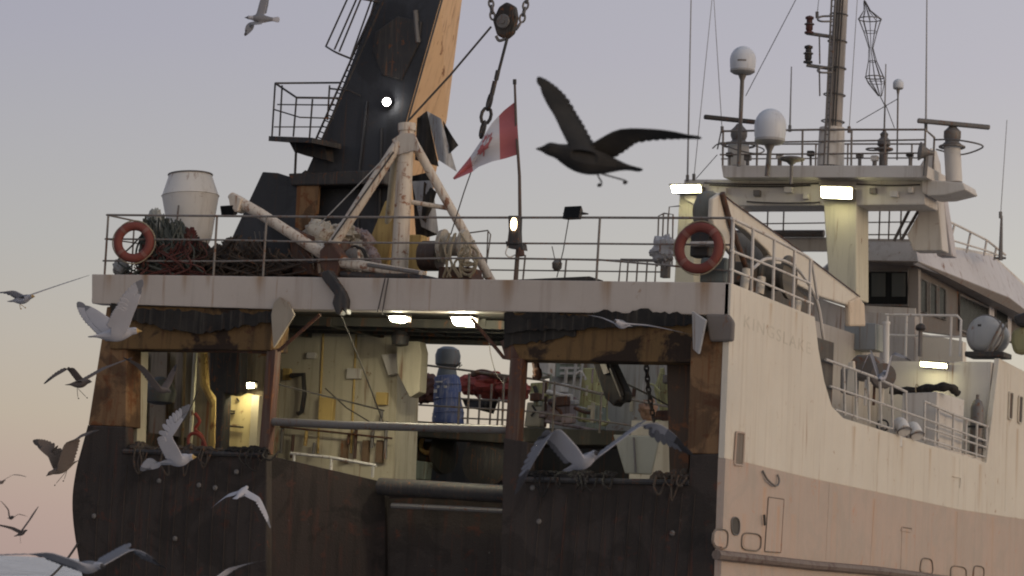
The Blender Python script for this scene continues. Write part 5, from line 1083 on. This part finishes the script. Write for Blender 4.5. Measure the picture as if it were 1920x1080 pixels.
def draped(label, x0, x1, yy, Y, seed, mat, nn_=7):
    rnd = random.Random(seed); t = thing('draped_net', label, 'net', at((x0+x1)/2, yy+6, Y=Y))
    lumps('net_roll', mat, None, None, [(x0+(x1-x0)*(k+.5)/nn_, yy+rnd.uniform(-3, 4), Y, (x1-x0)/nn_*.0085, rnd.uniform(.07, .15)) for k in range(nn_)], seed, t)
    for k in range(nn_):
        x = rnd.uniform(x0, x1); d_ = rnd.uniform(14, 46)
        MB().tube(spline([at(x, yy-4, Y=Y-.15), at(x+rnd.uniform(-6, 6), yy+d_*.6, Y=Y-.3), at(x+rnd.uniform(-3, 16), yy+d_, Y=Y-.28), at(x+rnd.uniform(8, 26), yy, Y=Y-.15)]), rnd.uniform(.012, .022), 5).build('rope_tail', mat, t, smooth=True)
draped('black net draped along the starboard stern bulwark below the chute', 1000, 1150, 896, .1, 201, TAR)
draped('dark net roll on the stern bulwark right of the chute', 1228, 1290, 896, .1, 202, NETB, 4)
draped('dark net roll along the port stern bulwark under the left bay', 250, 420, 846, .1, 203, NETB)
draped('tarry rope heap beside the left gallows post foot', 430, 500, 846, .05, 204, TAR, 4)
tw = thing('trawl_winch', 'dark trawl winch with a pale brake band in the shadow below the walkway', 'winch', at(800, 890, Y=7.5))
MB().lathe(at(805, 850, Y=7.5), (1, -.2, 0), [(.1, -.5), (.42, -.48), (.44, -.4), (.25, -.35), (.25, .3), (.44, .35), (.42, .45), (.1, .5)], 22).build('drum', DARKIN, tw, smooth=True)
MB().torus(at(805, 832, Y=7.2), (0, -1, .2), .20, .05, 20, 8).build('brake_band', YELLOW, tw, smooth=True)
MB().plate([(738, 820), (768, 822), (766, 905), (736, 905)], 6.9, .4).build('side_frame', DARKIN, tw, bevel=.03)
MB().plate([(770, 862), (800, 866), (796, 900), (768, 898)], 6.8, .3).build('gear_case', GREENM, tw, bevel=.03)
MB().lathe(at(915, 868, Y=7), (.2, -1, 0), [(.1, -.3), (.46, -.25), (.5, -.1), (.5, .2), (.3, .28), (.05, .3)], 22).build('flange', DARKST, tw, smooth=True)
bk_ = thing('bucket_chute', 'grey-cream tapered chute standing on the stern bulwark', 'chute', at(1198, 890, Y=.4))
tp_ = [at(1150, 815, Y=.35), at(1238, 818, Y=.35), at(1238, 818, Y=1.0), at(1150, 815, Y=1.0)]; bt_ = [at(1172, 888, Y=.4), at(1222, 890, Y=.4), at(1222, 890, Y=.8), at(1172, 888, Y=.8)]
m = MB(); m.add(bt_+tp_, [(0, 1, 2, 3), (4, 5, 6, 7)]+[(i, (i+1) % 4, 4+(i+1) % 4, 4+i) for i in range(4)]); m.build('hopper', paint('grey_cream_chute', (.36, .35, .28), d=.4, streak=.3, patch=.08), bk_, bevel=.02)
MB().T([(1188, 820, .3), (1192, 886, .33)], .02, 5).build('rib', STEEL, bk_)
rl = thing('red_hose_rack', 'red hose hanging on the bright post in the left bay', 'hose', at(370, 850, Y=2.4))
MB().tube(spline([at(366, 775, Y=2.4), at(374, 790, Y=2.4), at(366, 805, Y=2.4), at(380, 820, Y=2.4), at(378, 850, Y=2.4)]), .035, 7).build('hose', REDP, rl, smooth=True); MB().torus(at(369, 832, Y=2.35), (0, -1, 0), .16, .035, 18, 7, ry=.24).build('coil', REDP, rl, smooth=True)
one('mooring_line', MB().tube(bez(at(150, 1012, Y=.2), at(80, 1092, Y=-3), .1), .022, 6), CABLE, 'dark mooring line running down from the port quarter to the sea', 'rope')

# ================================================================== BIRDS
def bird(label, D, head, tail, wings, scheme='gull', legs=None, group='gulls around the stern', up=None, fat=1.0, name='seagull', beak=None, cat='gull', chord=1.0):
    """one continuous mesh grown from photo joints: head (beak tip), tail, wings=((wrist, tip), (wrist, tip)), each (px, py, depth offset)"""
    g = lambda p: at(p[0], p[1], D=D+(p[2] if len(p) > 2 else 0))
    Hh, Tt = g(head), g(tail); ax = Hh-Tt; L_ = ax.length; a = ax.normalized()
    u = V(up) if up else V((0, 0, 1)); u = (u-a*u.dot(a)).normalized(); s = a.cross(u)
    prof = [(0, .11, .006, 0), (.10, .095, .012, 0), (.20, .055, .035, 0), (.32, .085, .08, -.01), (.45, .12, .115, -.015), (.53, .128, .122, -.015), (.61, .125, .12, -.01), (.69, .108, .105, 0), (.76, .078, .08, .01), (.81, .058, .062, .02), (.86, .060, .064, .025), (.905, .050, .052, .022), (.935, .022, .024, .012), (.97, .013, .016, .006), (1.0, .003, .003, 0)]
    n = 8; vs = []; fs = []; ms_ = []
    for t_, w_, h_, o_ in prof:
        c = Tt+ax*t_+u*o_*L_
        for k in range(n):
            an = math.radians(22.5+45*k); vs.append(c+(s*math.cos(an)*w_+u*math.sin(an)*h_)*L_*fat)
    i0 = 4; patch = {(i, k) for i in range(i0, i0+3) for k in (7, 3)}
    for i in range(len(prof)-1):
        for k in range(n):
            if (i, k) in patch: continue
            fs.append((i*n+k, i*n+(k+1) % n, (i+1)*n+(k+1) % n, (i+1)*n+k)); ms_.append(3 if i >= 11 else (4 if i < 1 and scheme == 'brown' else (0 if not (2 <= i <= 7 and k in (0, 1, 2)) else 1)))
    fs.append(tuple(range(n))); ms_.append(0); e = (len(prof)-1)*n; fs.append(tuple(range(e, e+n))); ms_.append(3)
    wingpaths = []
    for wi, (k, wing) in enumerate(zip((7, 3), wings)):
        wingpaths.append([])
        kt, kb = ((k+1) % n, k) if k == 7 else (k, (k+1) % n)
        prev = [(i0+3-j)*n+kt for j in range(4)]+[(i0+j)*n+kb for j in range(4)]
        root = sum((vs[q] for q in prev), V())/8
        wr, tp = g(wing[0]), g(wing[1]); path = []
        for t_ in (.12, .4, .72, 1.0): path.append((root.lerp(wr, t_), t_*.5))
        for t_ in (.25, .5, .75, .92, 1.0): path.append((wr.lerp(tp, t_)+(wr-root).normalized()*(tp-wr).length*.06*math.sin(t_*3.14), .5+t_*.5))
        ch = {0: .27, .2: .27, .36: .265, .5: .24, .625: .215, .75: .175, .875: .12, .96: .06, 1.0: .015}
        def chl(q):
            ks = sorted(ch)
            for x, y in zip(ks, ks[1:]):
                if x <= q <= y: return ch[x]+(ch[y]-ch[x])*(q-x)/(y-x)
            return .27
        for idx, (c, q) in enumerate(path):
            wd_ = ((tp-wr) if q > .5 else (wr-root)).normalized()
            cd_ = a-wd_*a.dot(wd_)*.9; cd_ = cd_.normalized() if cd_.length > .15 else (s.cross(wd_)).normalized()
            nn = cd_.cross(wd_).normalized(); nn = nn if nn.dot(u) > 0 else -nn
            wingpaths[-1].append((c.copy(), cd_.copy(), chl(q)*L_*chord, wd_.copy(), nn.copy(), float(q)))
            cl = chl(q)*L_*chord*.82; th = .018*L_*(1.1-q)
            fwd = .45
            ring = []
            for j, f_ in enumerate((0, .33, .66, 1.0)): ring.append(c+cd_*cl*(fwd-f_)+nn*th*(1.0, 1.5, 1.0, .25)[j])
            for j, f_ in enumerate((1.0, .66, .33, 0)): ring.append(c+cd_*cl*(fwd-f_)-nn*th*(.25, .5, .5, .9)[j])
            b0 = len(vs); vs += ring; cur = list(range(b0, b0+8))
            for j in range(8):
                fs.append((prev[j], prev[(j+1) % 8], cur[(j+1) % 8], cur[j]))
                ms_.append(2 if idx >= 7 else (1 if j < 3 else (4 if scheme == 'brown' else (0 if idx < 6 else 1))))
            prev = cur
        fs.append(tuple(prev)); ms_.append(2)
    m = MB(); m.v = vs; m.f = fs; m.m = ms_
    for wp in wingpaths:
        nf = 20
        for q_ in range(nf):
            f0 = .05+.95*q_/nf; xi = f0*(len(wp)-1); i_ = min(int(xi), len(wp)-2); fr_ = xi-i_
            c, cd_, cl, wd_, nn, qq = [wp[i_][z].lerp(wp[i_+1][z], fr_) if not isinstance(wp[i_][z], float) else wp[i_][z]*(1-fr_)+wp[i_+1][z]*fr_ for z in range(6)]
            tip_ = max(0, qq-.5)*2; di = (-cd_*(1-.62*tip_)+wd_*(.06+.95*tip_)).normalized(); ln_ = cl*.60+L_*(.02+.09*tip_)*chord
            sd_ = di.cross(nn).normalized(); hw = L_*.062*(1.1-.5*tip_)*chord**.5; b_ = c-nn*L_*.004
            m.mi = 2 if qq > .86 else (1 if scheme != 'pale' or qq > .7 else 0)
            pts = [b_-sd_*hw*.7, b_+di*ln_*.6-sd_*hw, b_+di*ln_*.92-sd_*hw*.5, b_+di*ln_, b_+di*ln_*.92+sd_*hw*.6, b_+di*ln_*.6+sd_*hw, b_+sd_*hw*.7]
            m.prism(pts, nn*(L_*.004+.0005*(q_ % 3)))
    m.mi = 2
    for sg in (-1, 1):
        e_ = Tt+ax*.885+u*(.035*L_)+s*sg*.052*L_*fat; m.lathe(e_, s*sg, [(.008*L_, -.004*L_), (.012*L_, .004*L_), (.004*L_, .010*L_)], 8)
    m.mi = 0
    for lg in legs or ():
        m.mi = 3; hip = Tt+ax*.42-u*.1*L_; ft = g(lg); m.tube([hip, hip.lerp(ft, .55), ft], [.012*L_, .009*L_, .012*L_], 5); m.mi = 0
        m.mi = 3; m.tube([ft, ft+a*.05*L_-u*.03*L_], [.02*L_, .03*L_], 5); m.mi = 0
    sch = {'gull': [G_W, G_G, G_D, G_Y, G_G], 'grey': [G_W, G_G, G_D, G_D, G_G], 'brown': [G_B, G_B, G_D, G_D, G_B], 'black': [G_K, G_K, G_K, G_K, G_K], 'pale': [G_W, G_W, G_G, G_Y, G_W]}[scheme]
    o = m.build(name, sch, None, smooth=True, sub=1)
    # put the object's origin at the bird itself
    ctr = Tt.lerp(Hh, .5); o.data.transform(Matrix.Translation(-ctr)); o.location = ctr
    return tag(o, label, cat, group)
bird('dusky gull banking at the top edge above the funnel ladder', 50, (458, 33, 0), (525, 37, .1), (((494, 0, .2), (502, -34, .3)), ((470, 44, -.1), (460, 61, -.2))), 'grey', up=-_fw+V((0, 0, .3)))
bird('gull with raised right wing gliding over the sea left of the beam', 46, (66, 556, -.35), (16, 566, .1), (((92, 541, 0), (162, 518, .1)), ((24, 548, 0), (-32, 552, 0))), 'gull', [(38, 578), (46, 576)], up=(0, 0, 1))
bird('white gull with wings swept up at the left end of the beam', 41, (267, 621, 0), (164, 632, .0), (((238, 585, -.25), (265, 540, -.35)), ((188, 600, .2), (160, 573, .25))), 'pale', chord=1.45, fat=1.15)
bird('brown gull with arched wings beside the rusty left pillar', 45, (173, 716, -.3), (124, 722, .1), (((193, 692, -.1), (243, 673, 0)), ((133, 689, 0), (87, 718, .1))), 'brown', [(146, 746), (162, 745)])
bird('brown young gull flapping steeply at the port quarter', 45, (86, 893, 0), (150, 862, .2), (((100, 852, .1), (70, 836, .1)), ((132, 828, -.1), (174, 812, -.1))), 'brown', [(104, 908), (120, 900)], chord=1.7)
bird('tiny far gull at the left edge above the water', 95, (-3, 908, -.3), (10, 900, .2), (((24, 890, 0), (48, 894, .1)), ((-18, 895, 0), (-40, 900, .1))), 'brown', chord=.8)
bird('tiny far gull with one wing raised low at the left edge', 90, (26, 969, -.3), (15, 972, .2), (((16, 956, 0), (2, 940, .1)), ((34, 964, .1), (50, 968, .1))), 'brown', chord=.8)
bird('dark far gull with steep wings just above the horizon', 75, (52, 994, -.2), (27, 1006, .1), (((55, 976, 0), (71, 952, 0)), ((24, 990, .2), (-8, 983, .3))), 'brown', [(38, 1018)], chord=.8)
bird('white gull with a wing raised in front of the left bay', 40, (369, 857, -.1), (300, 868, .1), (((312, 822, -.2), (352, 772, -.3)), ((302, 866, .1), (276, 880, .2))), 'pale', chord=1.7, fat=1.4)
bird('gull with drooping wings against the black port stern', 40, (466, 912, .2), (440, 936, -.2), (((484, 935, -.1), (506, 984, -.2)), ((428, 928, .1), (402, 948, .2))), 'pale', chord=1.3, up=(0, 0, 1), fat=1.2)
bird('large grey gull with spread drooping wings in front of the right bay', 27, (1124, 848, -.2), (1060, 884, .2), (((1035, 806, 0), (978, 912, -.1)), ((1205, 792, 0), (1284, 838, -.1))), 'grey', [(1074, 898), (1098, 902)], fat=1.15, chord=2.0)
bird('edge-on gull gliding in front of the right rusty header', 38, (1150, 603, -.3), (1182, 612, .2), (((1130, 596, 0), (1094, 590, .1)), ((1215, 610, 0), (1298, 628, -.1))), 'grey', chord=.8)
bird('large blurred gull low over the water at the port quarter', 26, (198, 1064, -.3), (126, 1060, .1), (((90, 1040, 0), (-40, 1044, .1)), ((240, 1028, -.05), (300, 1058, -.1))), 'grey', chord=1.3)
bird('gull dipping out of the bottom edge below the port stern', 30, (380, 1098, -.3), (430, 1090, .1), (((430, 1068, 0), (490, 1052, -.1)), ((380, 1082, .1), (330, 1094, .1))), 'grey', chord=1.2)
bird('grey gull with arched wings in front of the side gallery', 42, (1648, 716, -.3), (1662, 694, .2), (((1632, 660, 0), (1612, 706, -.1)), ((1672, 664, 0), (1704, 676, .1))), 'grey', chord=1.1)
bird('dusky gull in the shade of the left bay', 44, (322, 736, -.2), (280, 724, .1), (((268, 690, 0), (236, 672, .1)), ((318, 716, .1), (330, 690, .1))), 'brown', chord=1.2)
bird('large black bird with raised wings flying left between flag and mast', 20, (1004, 279, -.1), (1206, 320, .0), (((1172, 250, -.12), (1296, 255, -.2)), ((1054, 214, .12), (1014, 162, .2))), 'black', [(1130, 345, 0), (1178, 340, 0)], name='black_bird', cat='bird', group=None, chord=.95, fat=1.15)

# ------------------------------------------------------------------ pieces of parts become sub-parts
SUB = {'band': 'ring drum', 'grab_line': 'ring', 'rim': 'body', 'seam': 'body', 'hoop': 'barrel', 'white_mark': 'barrel', 'lever': 'case', 'lens': 'housing', 'bracket': 'housing', 'bulb': 'housing',
       'band_clamp': 'column', 'mast_cable': 'column', 'maple_leaf': 'white_band', 'flange': 'pedestal', 'collar': 'body', 'rope': 'drum', 'rope_coil': 'drum', 'door_gap': 'case', 'lip': 'cowl',
       'lashing': 'roll', 'plug': 'drum', 'axle': 'shell', 'becket': 'shell', 'rib': 'hopper', 'worn_patch': 'arm_plate', 'edge_bar': 'arm_plate', 'truck': 'pole', 'top_flange': 'boom_box', 'dark_strap': 'boom_head',
       'hydraulic_ram': 'lower_arm', 'arm_fork': 'upper_arm', 'post_cap': 'centre_post', 'maker_strip': 'dome', 'louvre_slat': 'house_louvre'}
for root in [o for o in bpy.data.objects if o.parent is None and o.type == 'EMPTY']:
    kids = list(root.children); by = {}
    for k in kids: by.setdefault(k.name.split('.')[0], k)
    for k in kids:
        for pn in SUB.get(k.name.split('.')[0], '').split():
            p = by.get(pn)
            if p is not None and p is not k and p.parent is root and len(root.children) > 2: k.parent = p; break
